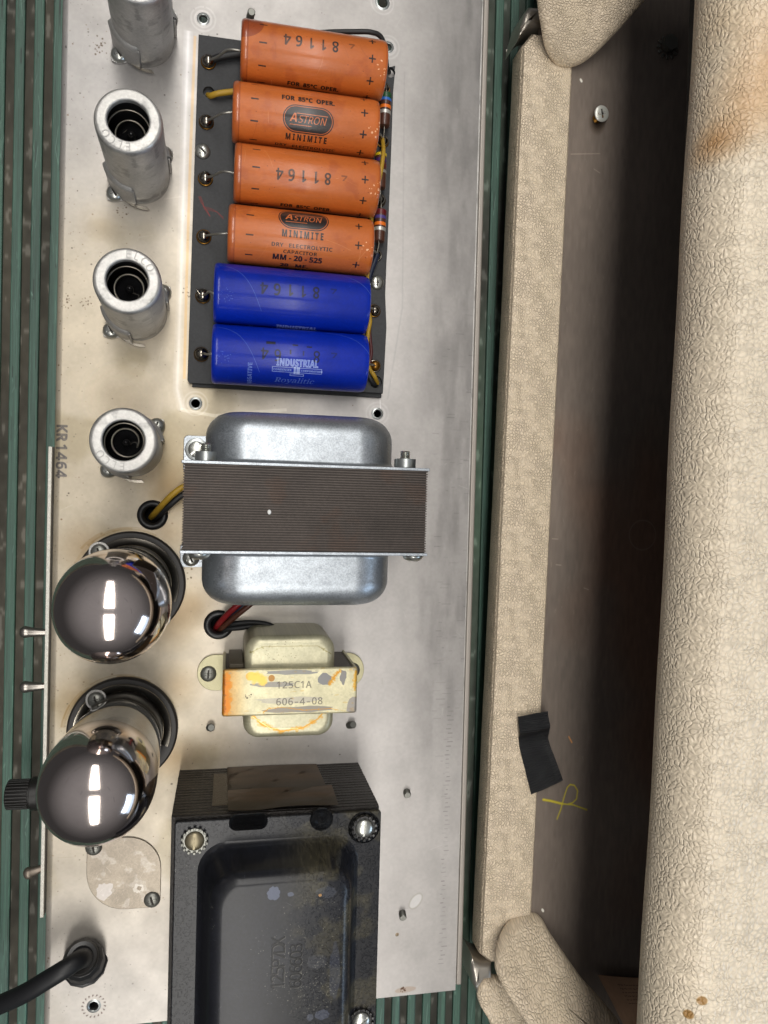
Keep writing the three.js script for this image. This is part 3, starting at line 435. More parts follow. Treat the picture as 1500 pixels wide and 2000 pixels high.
function blueTex(s, full) {
  return canvasTex(CW, CH, (x, w, h) => {
    pixels(x, w, h, (i, j) => { const a = fbm(i / w, j / h, 6, 5, 680 + s), b = fbm(i / w, j / h, 90, 2, 690 + s), f = 1 + 0.22 * (a - 0.5) + 0.1 * (b - 0.5); return [2 * f, 36 * f, 152 * f]; });
    x.textAlign = 'center'; x.textBaseline = 'middle';
    if (!full) stamp(x, rowOf(-4), 0.5, 0.8); else { stamp(x, rowOf(3), 0.515, 0.75, true); x.fillStyle = 'rgba(10,8,14,0.8)'; x.fillRect(0.335 * w, rowOf(-22), 60, 20); x.fillRect(0.5 * w, rowOf(-19), 36, 10); x.fillRect(0.59 * w, rowOf(-17), 34, 10); }
    const W = 'rgba(190,200,232,0.7)'; x.fillStyle = x.strokeStyle = W; const d = full ? 0 : 62;
    x.save(); x.translate(0.535 * w, rowOf(17 + d)); x.font = 'bold 66px sans-serif'; let m = x.measureText('INDUSTRIAL').width; x.scale(272 / m, 1); x.lineWidth = 3.5; x.fillStyle = 'rgba(196,206,236,0.45)'; x.fillText('INDUSTRIAL', 0, 0); x.strokeText('INDUSTRIAL', 0, 0); x.restore();
    { const X = 0.535 * w, Y = rowOf(31 + d); x.lineWidth = 4; x.strokeRect(X - 160, Y - 17, 320, 34); x.fillStyle = W; x.font = 'bold 20px sans-serif'; x.fillText('CONDENSER', X - 95, Y + 1); x.fillText('CORPORATION', X + 95, Y + 1); x.fillRect(X - 22, Y - 24, 14, 52); x.fillRect(X - 4, Y - 24, 22, 52); x.strokeRect(X - 44, Y + 28, 88, 14); }
    x.save(); x.translate(0.52 * w, rowOf(56 + d)); x.fillStyle = 'rgba(196,206,236,0.42)'; x.font = 'italic 64px serif'; m = x.measureText('Royalitic').width; x.scale(260 / m, 1); x.fillText('Royalitic', 0, 0); x.restore();
    x.save(); x.translate(0.24 * w, rowOf(48 + d)); x.rotate(-Math.PI / 2); x.fillStyle = 'rgba(196,206,236,0.5)'; x.font = 'bold 40px sans-serif'; x.fillText('NEGATIVE', 0, 0); x.restore();
    for (const [a, b, c, e] of [[0.03, -52, 0.3, 40], [0.72, -62, 0.995, -10]]) { x.strokeStyle = 'rgba(150,165,220,0.55)'; x.lineWidth = 2.4; x.beginPath(); x.moveTo(a * w, rowOf(b)); x.quadraticCurveTo((a * 0.4 + c * 0.6) * w, rowOf(b + 4), c * w, rowOf(e)); x.stroke(); }
    for (let k = 0; k < 40; k++) { x.strokeStyle = `rgba(120,140,220,${rr(0.08, 0.3)})`; x.lineWidth = rr(0.8, 2); const X = rnd() * w, Y = rnd() * h, a = rnd() * 6.3, L = rr(10, 70); x.beginPath(); x.moveTo(X, Y); x.lineTo(X + L * Math.cos(a), Y + L * Math.sin(a)); x.stroke(); }
    speck(x, w * 0.08, rowOf(15), 46, 26, 'rgba(180,190,235,0.35)', 1, 4);
  });
}
const wrinkle = fineB.clone(); wrinkle.repeat.set(0.9, 1.6); wrinkle.needsUpdate = true;
const capSpec = [
  ['orange paper capacitor at the top of the row, stamped upside down', [470, 99], [749, 141], 80, -6, 8, 'orange', { dark: 1 }],
  ['orange paper capacitor showing the full dark oval logo, second in the row', [454, 219], [734, 256], -17, null, -6, 'orange', {}],
  ['orange paper capacitor third in the row, stamped upside down between two lettered ones', [457, 338], [735, 371], 81, 12, 5, 'orange', {}],
  ['orange paper capacitor directly above the blue ones, reading 20 MF', [445, 456], [723, 485], -69, null, 15, 'orange', {}],
  ['blue paper capacitor stamped in black only, beneath the last orange one', [418, 573], [716, 599], 0, 0, 0, 'blue', 0],
  ['blue paper capacitor with white lettering at the lower end of the row', [414, 691], [713, 711], 0, 0, 0, 'blue', 1],
];
capSpec.forEach(([label, l, r, fd, sd, ph, kind, opt], k) => {
  const a = PP(...l, BY + 12.8), b = PP(...r, BY + 12.8), L = dist(a, b), R = kind === 'orange' ? 11.85 : 12.45;
  const t = thing('capacitor', label, 'capacitor', [(a[0] + b[0]) / 2, BY, (a[2] + b[2]) / 2], kind === 'orange' ? 'orange capacitors in a row' : 'blue capacitors in a row');
  const pr = [[0, 0.8], [8.8, 0.8], [9.6, 0.2], [R - 1.3, 0], [R - 0.4, 0.4], [R, 1.3], [R + 0.05, 2.4], [R - 0.05, 2.9], [R, L * 0.5], [R, L - 2.6], [R - 0.2, L - 1.2], [R - 0.5, L - 0.4], [R - 1.4, L], [9.5, L - 0.2], [8.8, L - 0.9], [0, L - 0.9]];
  const m = std('#ffffff', 0.42, 0, { map: kind === 'orange' ? orangeTex(fd, sd, ph, k * 40, opt) : blueTex(k * 40, opt), bumpMap: wrinkle, bumpScale: 0.00013, clearcoat: kind === 'orange' ? 0.8 : 0.5, clearcoatRoughness: 0.16, specularIntensity: kind === 'orange' ? 0.6 : 0.25 });
  part(t, 'sleeve', wrapUV(crease(lathe(pr, a, b, 72), 45), a, b), m);
  const e = PP(...EYEL[k], BY + 2.6), d = V(b).sub(V(a)).normalize(), s = [a[0] - d.x * 0.3, a[1], a[2] - d.z * 0.3];
  part(t, 'lead', tube([s, [mix(s[0], e[0], 0.35), a[1] - 1, mix(s[2], e[2], 0.25) + (k % 2 ? 0.5 : -0.4)], [mix(s[0], e[0], 0.72), BY + 6, mix(s[2], e[2], 0.75)], e], 0.5, 30, 8), M.lead);
  const e2 = PP(...EYER[k], BY + 2), s2 = [b[0] + d.x * 0.1, b[1] - 2, b[2]];
  part(t, 'lead', tube([s2, [mix(s2[0], e2[0], 0.5), b[1] - 4, mix(s2[2], e2[2], 0.4)], e2], 0.5, 20, 8), M.lead);
});
// resistors
function resistor(p0, p1, e0, e1, bands, label) {
  const h = BY + 4.4, a = PP(...p0, h), b = PP(...p1, h), L = dist(a, b), t = thing('resistor', label, 'resistor', [(a[0] + b[0]) / 2, BY, (a[2] + b[2]) / 2], 'banded resistors along the board');
  part(t, 'body', crease(lathe([[0, 0], [2.3, 0], [2.55, 0.25], [2.6, 0.8], [2.6, L - 0.8], [2.55, L - 0.25], [2.3, L], [0, L]], a, b, 28), 40), std('#4a2a1d', 0.4, 0, { clearcoat: 0.3 }));
  for (const [f, w, c, mt] of bands) part(t, 'colour_band', lathe([[2.58, f * L - w / 2], [2.66, f * L - w / 2 + 0.1], [2.66, f * L + w / 2 - 0.1], [2.58, f * L + w / 2]], a, b, 28), std(c, 0.4, mt ? 0.6 : 0));
  part(t, 'lead', tube([PP(...e0, BY + 3), [mix(a[0], PP(...e0, BY)[0], 0.3), h - 0.3, mix(a[2], PP(...e0, BY)[2], 0.4)], a], 0.45, 12, 8), M.steelWire);
  part(t, 'lead', tube([b, [mix(b[0], PP(...e1, BY)[0], 0.4), h - 0.4, mix(b[2], PP(...e1, BY)[2], 0.5)], PP(...e1, BY + 3)], 0.45, 12, 8), M.steelWire);
}
resistor([754, 183], [750, 247], EYER[0], EYER[1], [[0.1, 2.4, '#1f4a2a'], [0.22, 1.2, '#2c66b8'], [0.44, 1.5, '#e0701c'], [0.6, 1.6, '#c9c7c0', 1]], 'brown resistor with green, blue, orange and silver bands, uppermost of three');
resistor([744, 300], [742, 368], EYER[1], EYER[2], [[0.06, 1.2, '#cdb31e'], [0.22, 1.6, '#43245c'], [0.38, 1.6, '#5c1418'], [0.54, 1.4, '#b5b2aa', 1]], 'brown resistor with a yellow end band, crossed by the yellow wire');
resistor([744, 410], [740, 472], EYER[2], EYER[3], [[0.1, 2.2, '#5c1418'], [0.26, 1.4, '#4a3a7c'], [0.47, 1.5, '#e0701c'], [0.63, 1.6, '#c9c7c0', 1]], 'brown resistor with dark red, violet, orange and silver bands, lowest of three');
// wiring on the board
const wire = (label, pts, r, mat, group) => solo('wire', label, 'wire', tube(pts.map(([x, y, h]) => PP(x, y, h)), r, 80, 10), mat, PP(pts[0][0], pts[0][1], 0), group);
wire('black wire arching round the right end of the top orange capacitor', [[600, 66, 12], [640, 63, 15], [690, 62, 17], [725, 63, 18], [742, 70, 17], [751, 88, 15], [754, 112, 11], [756, 132, 6], [760, 141, 0]], 1.05, M.blackW);
wire('short black wire below the lead of the top orange capacitor', [[410, 118, 5.6], [428, 112, 6.4], [455, 107, 6.8], [500, 104, 6]], 1.5, M.blackW);
wire('yellow wire coming out of a hole left of the second orange capacitor', [[406, 186, 1], [412, 187, 5], [424, 183, 7], [455, 179, 7], [500, 176, 6.5]], 1.25, M.yellowW);
wire('long yellow wire running down the right ends of the capacitors', [[747, 272, 8], [749, 295, 13], [744, 335, 15], [736, 372, 13], [727, 412, 10], [724, 460, 8], [719, 530, 7], [717, 600, 6.5], [723, 622, 7], [719, 650, 7], [716, 690, 6.5], [721, 718, 6.6], [731, 734, 7], [737, 748, 3]], 0.95, M.yellowW);
wire('dark blue wire slanting down from the lowest resistor', [[736, 499, 7], [731, 512, 7.5], [723, 535, 6.5], [716, 575, 6]], 1.35, M.blueW);
wire('thin dark red wire beside the yellow one at the blue capacitors', [[722, 612, 6], [722, 650, 5.6], [725, 690, 5.6], [722, 715, 5.8], [728, 742, 4], [731, 750, 1]], 0.8, std('#471619', 0.5));
wire('black wire dropping into the hole at the lower right of the board', [[716, 716, 6], [721, 734, 6.5], [729, 748, 5], [735, 754, 1]], 1.1, M.blackW);
wire('thin cream lead at the top right corner of the capacitors', [[750, 141, 9], [747, 152, 8], [748, 164, 8]], 0.8, std('#8a7556', 0.6));

// ------------------------------------------------------------------ output transformer with end bells
{
  const [x0, z0] = P(356, 898, 60), [x1] = P(838, 917, 60), z1 = P(353, 1081, 60)[1], H = 60;
  const t = thing('transformer', 'large grey laminated transformer with two rounded zinc end bells', 'transformer', [(x0 + x1) / 2, 0, (z0 + z1) / 2]);
  const lams = [], light = [], n = 66, dz = (z1 - z0 - 2.4) / n;
  for (let k = 0; k < n; k++) { const q = k % 2 ? 0.38 : 0, e = rr(0, 0.16), a = z0 + 1.2 + k * dz; (k % 2 ? lams : light).push(rbox(x0 + 0.3 + q + e, x1 - 0.3 - q - e, 3, H - 0.3 - q - rr(0, 0.1), a, a + dz * (k % 2 ? 1 : 0.94), 0.06, 1)); }
  const lamTex = dataTex(512, (u, v) => { const a = fbm(u, v, 8, 4, 701), b = fbm(u, v, 120, 2, 703), r = sm(0.55, 0.75, fbm(u, v, 10, 4, 705)), f = 112 + 30 * (a - 0.5) + 16 * (b - 0.5); return [f * (1 + 0.05 * r), f * (0.95 - 0.02 * r), f * (0.92 - 0.06 * r)]; }, true, 90);
  for (const [g, c] of [[lams, '#847d78'], [light, '#b4aca6']]) part(t, 'lamination_stack', triUV(merge(g)), std(c, 0.5, 0.5, { map: lamTex })).userData.kind = 'stuff';
  for (const [a, b] of [[z0, z0 + 1.15], [z1 - 1.15, z1]]) part(t, 'rim_plate', triUV(rbox(x0 - 0.3, x1 + 0.3, 2.6, H + 0.25, a, b, 0.3, 2)), M.zinc);
  const bell = (px0, px1, zA, zB, top) => { // deep pressed cover; its open side buried at the rim plate
    const out = zA < zB ? zA : zB, rings = [], dir = Math.sign(zB - zA), D = Math.abs(zB - zA), cxm = (px0 + px1) / 2, hw = (px1 - px0) / 2, hh = top / 2 - 1, cy = top / 2 + 1;
    const ring = (ins, z) => rrect(-hw + ins, hw - ins, -hh + ins, hh - ins, Math.max(3, 16 - ins * 0.8)).map(([u, v]) => [cxm + u, cy - v, z]);
    rings.push(ring(-1.6, zA), ring(-0.5, zA + dir * 0.8), ring(0, zA + dir * 2));
    const R = 10; for (let k = 0; k <= 9; k++) { const q = k / 9 * Math.PI / 2; rings.push(ring(R * (1 - Math.cos(q)), zB - dir * R * (1 - Math.sin(q)))); }
    const g = loft(rings); return triUV(g);
  };
  const hb = 50, [bx0, bz0] = P(402, 800, 44), bx1 = P(775, 860, 48)[0], zn = bz0; const [cx0] = P(392, 1130, 48), cx1 = P(766, 1130, 48)[0], zs = P(560, 1181, 42)[1];
  part(t, 'end_bell', bell(bx0, bx1, z0 - 0.05, zn, hb + 3), M.zinc); part(t, 'end_bell', bell(cx0, cx1, z1 + 0.05, zs, hb + 3), M.zinc);
  for (const [a, b, c, d] of [[359, 850, 410, 925], [352, 1060, 405, 1108]]) { const p = P(a, b, 1.4), q = P(c, d, 1.4); part(t, 'mounting_foot', triUV(slab(rrect(p[0], q[0], p[1], q[1], 2), 0.2, 1.6, 0.3)), M.zinc); }
  part(t, 'foot_screw', head('slot', PP(384, 878, 1.6), 4.1, 0.8, [0, 1, 0], 2.4), M.screwZ); part(t, 'washer', crease(lathe([[2, 0], [5, 0], [5, 0.5], [4.6, 0.7], [2, 0.7]].reverse(), PP(384, 878, 1.55), null, 28), 30), M.zincPlain);
  part(t, 'foot_screw', head('cross', PP(373, 1090, 1.6), 3.7, 0.4), M.screwZ);
  for (const px of [[402, 889], [792, 906]]) { const c = PP(...px, 56); c[2] = z0; part(t, 'nut', hexNut([c[0], 55, z0 - 1.8], [0, 0, 1], 4.4, 3.4), M.zincPlain); part(t, 'bolt_end', threaded([c[0], 55, z0 - 2], [c[0], 55, z0 - 6.6], 2), M.screwZ); }
  for (const px of [[383, 1092], [800, 1096]]) { const c = PP(...px, 55); part(t, 'bolt_head', head('cross', [c[0] + 1.2, 55, z1], 4.2, 0.3, [0, 0, 1], 4.6), M.screwZ); }
  const f = PP(526, 1000, H + 0.1); part(t, 'paint_fleck', new THREE.SphereGeometry(0.85, 12, 8).scale(0.8, 0.3, 1.1).translate(...f), std('#d9d9d6', 0.6));
}

// ------------------------------------------------------------------ choke in its strap bracket
{
  const H = 38, [x0, z0] = P(435, 1308, H), x1 = P(699, 1303, H)[0], z1 = P(433, 1401, H)[1];
  const t = thing('choke', 'small yellow stained choke stamped with numbers, below the big transformer', 'choke', [(x0 + x1) / 2, 0, (z0 + z1) / 2]);
  const stain = (w, h, kind) => canvasTex(w, h, (x) => {
    pixels(x, w, h, (i, j) => { const a = fbm(i / 600, j / 600, 9, 5, 801 + kind), b = fbm(i / 600, j / 600, 60, 3, 803), e = kind ? 0.4 : sm(0.22, 0, i / w) * 0.9, f = 1 + 0.2 * (a - 0.5) + 0.12 * (b - 0.5); return kind ? [178 * f, 173 * f, 146 * f] : [mix(194, 164, e) * f, mix(187, 122, e * 1.05) * f, mix(154, 56, e) * f]; });
    const amb = (pts, col, lw) => { for (let k = 0; k < lw * 4; k++) { const q = rnd() * (pts.length - 1), i = Math.floor(q), u = q - i, r = lw * rr(0.15, 0.6); x.fillStyle = col.replace(/[\d.]+\)$/, rr(0.1, 0.5).toFixed(2) + ')'); x.beginPath(); x.ellipse((mix(pts[i][0], pts[i + 1][0], u)) * w + rr(-0.6, 0.6) * lw, mix(pts[i][1], pts[i + 1][1], u) * h + rr(-0.6, 0.6) * lw, r * rr(1, 2.4), r, rnd() * 3, 0, 7); x.fill(); } lw *= 0.5; x.strokeStyle = col; x.lineWidth = lw; x.lineCap = x.lineJoin = 'round'; x.beginPath(); pts.forEach(([a, b], k) => k ? x.lineTo(a * w, b * h) : x.moveTo(a * w, b * h)); x.stroke(); };
    const patch = (a, b, rx, ry, col, n = 14) => { x.fillStyle = col; x.beginPath(); for (let k = 0; k <= n; k++) { const q = k / n * 6.283, m = rr(0.75, 1.15); x.lineTo(a * w + rx * w * m * Math.cos(q), b * h + ry * h * m * Math.sin(q)); } x.fill(); };
    if (kind === 0) {
      patch(0.36, 0.34, 0.17, 0.06, 'rgba(120,118,116,0.75)'); patch(0.5, 0.08, 0.2, 0.06, 'rgba(116,116,118,0.8)'); patch(0.75, 0.25, 0.06, 0.14, 'rgba(112,112,116,0.9)'); patch(0.89, 0.2, 0.025, 0.17, 'rgba(118,116,116,0.9)'); patch(0.58, 0.88, 0.27, 0.07, 'rgba(126,120,112,0.9)'); patch(0.5, 0.68, 0.27, 0.07, 'rgba(138,134,136,0.45)'); patch(0.98, 0.85, 0.06, 0.2, 'rgba(128,122,124,0.7)');
      amb([[0.3, 0.93], [0.34, 0.84], [0.45, 0.83], [0.6, 0.9], [0.8, 0.88], [0.86, 0.92]], 'rgba(196,130,26,0.7)', 7); amb([[0.79, 0.36], [0.82, 0.2], [0.86, 0.08]], 'rgba(196,134,30,0.8)', 12); amb([[0.985, 0.1], [0.98, 0.5]], 'rgba(206,150,40,0.55)', 14); amb([[0.03, 0.08], [0.035, 0.95]], 'rgba(188,110,6,0.6)', 26); amb([[0.015, 0.1], [0.02, 0.9]], 'rgba(130,66,0,0.5)', 10);
      x.fillStyle = 'rgba(206,140,20,0.55)'; x.beginPath(); x.ellipse(0.2 * w, 0.15 * h, 26, 24, 0, 0, 7); x.fill(); amb([[0.2, 0.15], [0.27, 0.19], [0.3, 0.28]], 'rgba(220,182,84,0.5)', 26); x.fillStyle = 'rgba(150,92,22,0.75)'; x.beginPath(); x.ellipse(0.355 * w, 0.2 * h, 18, 20, 0, 0, 7); x.fill();
      speck(x, 0.19 * w, 0.56 * h, 20, 12, 'rgba(60,50,40,0.75)', 1.5, 5);
      for (let k = 0; k < 260; k++) { const e = rnd(), a = rnd() < 0.5 ? rr(0, 1) : (rnd() < 0.5 ? rr(0, 0.06) : rr(0.94, 1)), b = rnd() < 0.6 ? (rnd() < 0.5 ? rr(0, 0.1) : rr(0.88, 1)) : rnd(); x.fillStyle = e < 0.5 ? `rgba(178,122,30,${rr(0.05, 0.22)})` : `rgba(124,120,114,${rr(0.06, 0.3)})`; x.beginPath(); x.ellipse(a * w, b * h, rr(2, 16), rr(1.5, 6), rr(-0.3, 0.3), 0, 7); x.fill(); }
      x.fillStyle = 'rgba(72,68,62,0.62)'; x.strokeStyle = 'rgba(50,46,40,0.6)'; x.lineWidth = 1.2; x.textAlign = 'center'; x.textBaseline = 'middle'; x.font = '56px monospace'; x.fillText('125C1A', 0.52 * w, 0.35 * h); x.strokeText('125C1A', 0.522 * w, 0.352 * h); x.fillText('606-4-08', 0.565 * w, 0.71 * h); x.strokeText('606-4-08', 0.566 * w, 0.712 * h);
    } else {
      for (let k = 0; k < 160; k++) { x.fillStyle = `rgba(${rnd() < 0.5 ? '238,236,220' : '128,122,100'},${rr(0.05, 0.22)})`; x.fillRect(rnd() * w, rnd() * h, rr(1, 2.5), rr(10, 70)); }
      amb([[0.06, 0.72], [0.2, 0.86], [0.42, 0.93], [0.66, 0.9], [0.82, 0.82], [0.95, 0.68]], 'rgba(190,132,34,0.75)', 18); amb([[0.1, 0.78], [0.3, 0.9], [0.6, 0.91]], 'rgba(240,226,170,0.8)', 5); amb([[0.05, 0.16], [0.2, 0.1], [0.8, 0.1], [0.95, 0.18]], 'rgba(122,114,66,0.5)', 8);
      speck(x, 0.4 * w, 0.16 * h, 90, 30, 'rgba(70,62,44,0.5)', 1, 4);
    }
  });
  const mTop = std('#ffffff', 0.4, 0.35, { map: stain(760, 280, 0), bumpMap: fineB, bumpScale: 0.00006 }), mBell = std('#ffffff', 0.36, 0.45, { map: stain(512, 640, 1), bumpMap: brushB, bumpScale: 0.00006 }), mYel = std('#b6b08e', 0.42, 0.4, { bumpMap: fineB, bumpScale: 0.0001 });
  part(t, 'bracket_top', planUV(flat(rbox(x0, x1, H - 2.4, H, z0, z1, 1.1, 4)), x0, x1, z0, z1), mTop);
  for (const [a, b] of [[x0, x0 + 1.2], [x1 - 1.2, x1]]) part(t, 'bracket_side', triUV(rbox(a, b, 0.6, H - 1.6, z0 + 0.3, z1 - 0.3, 0.4)), mYel);
  const lam = []; for (let k = 0; k < 18; k++) { const a = z0 + 1 + k * (z1 - z0 - 2) / 18; lam.push(rbox(x0 + 1.4, x1 - 1.4, 1, H - 2.5, a, a + 0.9, 0.08, 1)); }
  part(t, 'lamination_stack', triUV(merge(lam)), std('#4c463f', 0.5, 0.5, { bumpMap: brushB, bumpScale: 0.0002 })).userData.kind = 'stuff';
  const hc = 33, [c0, zn] = P(479, 1243, hc), c1 = P(656, 1243, hc)[0], zs = P(560, 1442, hc)[1];
  const bellPts = (ins) => rrect(c0 + ins, c1 - ins, zn + ins, zs - ins, 6.5 - ins * 0.6);
  const rings = [[0, 1], [0, hc - 3.4]].map(([i, y]) => bellPts(i).map(([x, z]) => [x, y, z])); for (let k = 1; k <= 6; k++) { const q = k / 6 * Math.PI / 2; rings.push(bellPts(3.4 * (1 - Math.cos(q))).map(([x, z]) => [x, hc - 3.4 + 3.4 * Math.sin(q), z])); }
  part(t, 'coil_cover', planUV(flat(loft(rings)), c0, c1, zn, zs), mBell);
  part(t, 'coil_tape', triUV(rbox(x0 + 2.5, c0 - 0.4, 2, H - 6, z0 - 0.9, z0 + 0.8, 0.3)), std('#4a4232', 0.5));
  for (const [side, ex] of [[-1, P(385, 1310, 1)[0]], [1, P(711, 1300, 1)[0]]]) {
    const bx = side < 0 ? x0 : x1, zc = (z0 + z1) / 2, hr = (P(410, 1346, 1)[1] - P(410, 1276, 1)[1]) / 2, pts = [];
    for (let k = 0; k <= 20; k++) { const q = -Math.PI / 2 + k / 20 * Math.PI; pts.push([ex - side * hr * 0.95 + side * hr * 0.95 * Math.cos(q), zc + hr * Math.sin(q)]); } pts.push([bx - side * 1, zc + hr], [bx - side * 1, zc - hr]);
    part(t, 'mounting_ear', triUV(slab(side < 0 ? pts.reverse() : pts, 0.15, 1.35, 0.25)), mYel);
    part(t, 'screw', head('cross', side < 0 ? PP(407, 1316, 1.4) : [ex - 5.5, 1.4, zc], 3.55, 0.35 + side * 0.4, [0, 1, 0], 2.8), M.screwD);
  }
}
// ------------------------------------------------------------------ power transformer lying under its black bell
{
  const YF = 51, H = 53, [x0, zn] = P(341, 1606, H), x1 = P(745, 1578, H)[0], z1 = 226, xs0 = P(348, 1505)[0], xs1 = P(715, 1485)[0], zb = P(530, 1496)[1];
  const t = thing('transformer', 'black varnished power transformer with a domed cover at the lower edge', 'transformer', [(x0 + x1) / 2, 0, 172]);
  const lams = [], n = 36; for (let k = 0; k < n; k++) { const a = 0.2 + k * (YF - 0.4) / n, q = rr(0, 0.12); lams.push(rbox(xs0 + 0.5 + q + (k % 2) * 0.3, Math.min(xs1, x1) - 0.4 - q, a, a + (YF - 0.4) / n * 0.93, zb + rr(0, 0.08) + (k % 2) * 0.18, z1 - 1, 0.1, 1)); }
  part(t, 'lamination_stack', triUV(merge(lams)), std('#211d1a', 0.42, 0.3, { bumpMap: brushB, bumpScale: 0.0003 })).userData.kind = 'stuff';
  const paper = canvasTex(512, 512, (x, w, h) => { pixels(x, w, h, (i, j) => { const a = fbm(i / w, j / h * 2, 4, 5, 851), b = fbm(i / w, j / h, 60, 2, 853), d = sm(0.45, 0.8, j / h + 0.25 * (a - 0.5)), f = 1 + 0.4 * (a - 0.5) + 0.12 * (b - 0.5); return [mix(74, 48, d) * f, mix(55, 37, d) * f, mix(34, 19, d) * f]; }); for (let k = 0; k < 12; k++) { x.strokeStyle = `rgba(30,22,10,${rr(0.1, 0.4)})`; x.lineWidth = rr(1, 4); x.beginPath(); let Y = rr(0.3, 1) * h; x.moveTo(0, Y); for (let i = 1; i < 9; i++) x.lineTo(i * w / 8, Y += rr(-14, 14)); x.stroke(); } });
  const pm = std('#ffffff', 0.5, 0, { map: paper, bumpMap: fineB, bumpScale: 0.0009 });
  const pa = P(444, 1500, 8)[0], pb = P(622, 1492, 8)[0], pc = P(445, 1580, 44)[0], pd = P(655, 1572, 44)[0];
  part(t, 'paper_wrap', sheet((u, v) => { const y = mix(0.8, 35, v); return [mix(mix(pa, pb, u), mix(pc, pd - 1.5, u), v * 0.7), y, zb - 0.55 - 0.25 * Math.sin(v * 5 + u * 4) * u]; }, 16, 12, 0.01), pm);
  part(t, 'paper_wrap', sheet((u, v) => { const y = mix(29, 50.4, v); return [mix(pc, pd + 0.3, u), y + 0.5 * Math.sin(u * 9), zb - 0.95 - 0.35 * Math.sin(u * 7 + v * 3) - 0.3 * v]; }, 20, 8, 0.01), pm);
  part(t, 'tape_end', triUV(rbox(P(420, 1560, 30)[0] - 1, pa + 1, 8, 42, zb - 0.35, zb + 0.2, 0.1)), std('#544a3a', 0.4, 0.1, { bumpMap: brushB, bumpScale: 0.0006 }));
  const S = 1024 / 96, cz0 = zn - 2, cx0 = x0 - 4; // black paint picture in plan: 96 x 110 mm
  const q = (a, b, h) => { const [X, Z] = P(a, b, h); return [(X - cx0) * S, (Z - cz0) * S]; };
  const letters = (x) => { for (const [s, a, b, c, d, px] of [['125P7DX', 542, 1935, 542, 1834, 54], ['606603', 577, 1932, 577, 1846, 50]]) { const [X, Y] = q(a, b, 72), [X2, Y2] = q(c, d, 72), L = Y - Y2; x.save(); x.translate(X, Y); x.rotate(-Math.PI / 2); x.textAlign = 'center'; x.textBaseline = 'middle'; x.font = px * 1.35 + 'px sans-serif'; x.lineWidth = 5; s.split('').forEach((ch, k) => { x.fillText(ch, (k + 0.5) * L / s.length, 0); }); x.restore(); } };
  const blk = canvasTex(1024, 1173, (x, w, h) => {
    pixels(x, w, h, (i, j) => { const a = fbm(i / 1200, j / 1200, 5, 5, 861), b = fbm(i / 1200, j / 1200, 150, 2, 863), c = sm(0.5, 0.62, fbm(i / 1200, j / 1200, 9, 4, 865)) * sm(0.3, 0.6, i / w), X = i / S + cx0, right = sm(0.42, 0.6, i / w + 0.15 * (a - 0.5)), f = 1 + 0.7 * (a - 0.5) + 0.4 * (b - 0.5); const gold = right * sm(0.5, 0.68, b) * 0.14; return [mix(24, 56, c * right + gold) * f, mix(25, 53, c * right + gold) * f, mix(30, 44, c * right + gold) * f]; });
    const bl = (a, b, rx, ry, col) => { const [X, Y] = q(a, b, 72); x.fillStyle = col; x.beginPath(); for (let k = 0; k < 22; k++) { const A = k / 22 * 6.283, m = rr(0.85, 1.1); x.lineTo(X + rx * m * Math.cos(A), Y + ry * m * Math.sin(A)); } x.fill(); };
    bl(535, 1747, 26, 26, 'rgba(104,112,134,0.75)'); bl(568, 1749, 13, 9, 'rgba(100,108,128,0.7)'); bl(638, 1745, 40, 24, 'rgba(84,88,104,0.35)'); bl(655, 1900, 22, 120, 'rgba(80,86,106,0.35)'); bl(477, 1903, 12, 8, '#1c1c20'); bl(630, 1985, 30, 20, 'rgba(104,110,128,0.5)'); bl(606, 1990, 14, 14, 'rgba(110,114,128,0.5)'); bl(620, 1880, 40, 30, 'rgba(120,120,124,0.25)');
    bl(626, 1751, 7, 6, '#a27a4c');
    const sp = (a, b, r, n) => { const [X, Y] = q(a, b, 72); speck(x, X, Y, r, n, 'rgba(200,194,170,0.4)', 0.8, 2.6); }; sp(600, 1870, 230, 240); sp(600, 1930, 120, 200); sp(360, 1800, 120, 60);
    x.save(); x.translate(2.5, 2.5); x.fillStyle = 'rgba(120,116,108,0.55)'; letters(x); x.restore(); x.fillStyle = 'rgba(5,5,7,1)'; letters(x);
    for (let k = 0; k < 260; k++) { x.strokeStyle = `rgba(${rnd() < 0.5 ? '120,122,132' : '96,88,70'},${rr(0.08, 0.4)})`; x.lineWidth = rr(0.6, 1.8); const X = rnd() * w, Y = rnd() * h, A = rnd() * 6.3, L = rr(3, 26); x.beginPath(); x.moveTo(X, Y); x.lineTo(X + L * Math.cos(A), Y + L * Math.sin(A)); x.stroke(); }
  });
  const blkB = canvasTex(1024, 1173, (x, w, h) => { pixels(x, w, h, (i, j) => { const a = fbm(i / 1200, j / 1200, 90, 3, 871), c = sm(0.62, 0.72, fbm(i / 1200, j / 1200, 170, 1, 873)), side = sm(0.16, 0.08, i / w) + sm(0.1, 0.05, j / h) + sm(0.45, 0.6, i / w) * 0.7, f = 120 + 16 * (a - 0.5) + 70 * c * clamp(side); return [f, f, f]; }); x.fillStyle = 'rgb(60,60,60)'; letters(x); }, false);
  const bm = std('#ffffff', 0.46, 0, { map: blk, bumpMap: blkB, bumpScale: 0.0009, clearcoat: 0.25, clearcoatRoughness: 0.2, specularIntensity: 0.4 });
  const uv = (g) => planUV(flat(g), cx0, cx0 + 96, cz0, cz0 + 1173 / S);
  part(t, 'flange', uv(slab(rrect(x0, x1, zn, z1, 1.2), YF, H, 0.5)), bm);
  const bx0 = P(388, 1800, H)[0], bx1 = P(692, 1800, H)[0], bz = P(540, 1642, H)[1], R = (ins, y, r) => rrect(bx0 + ins, bx1 - ins, bz + ins, z1 - 4 - ins, r).map(([x, z]) => [x, y, z]);
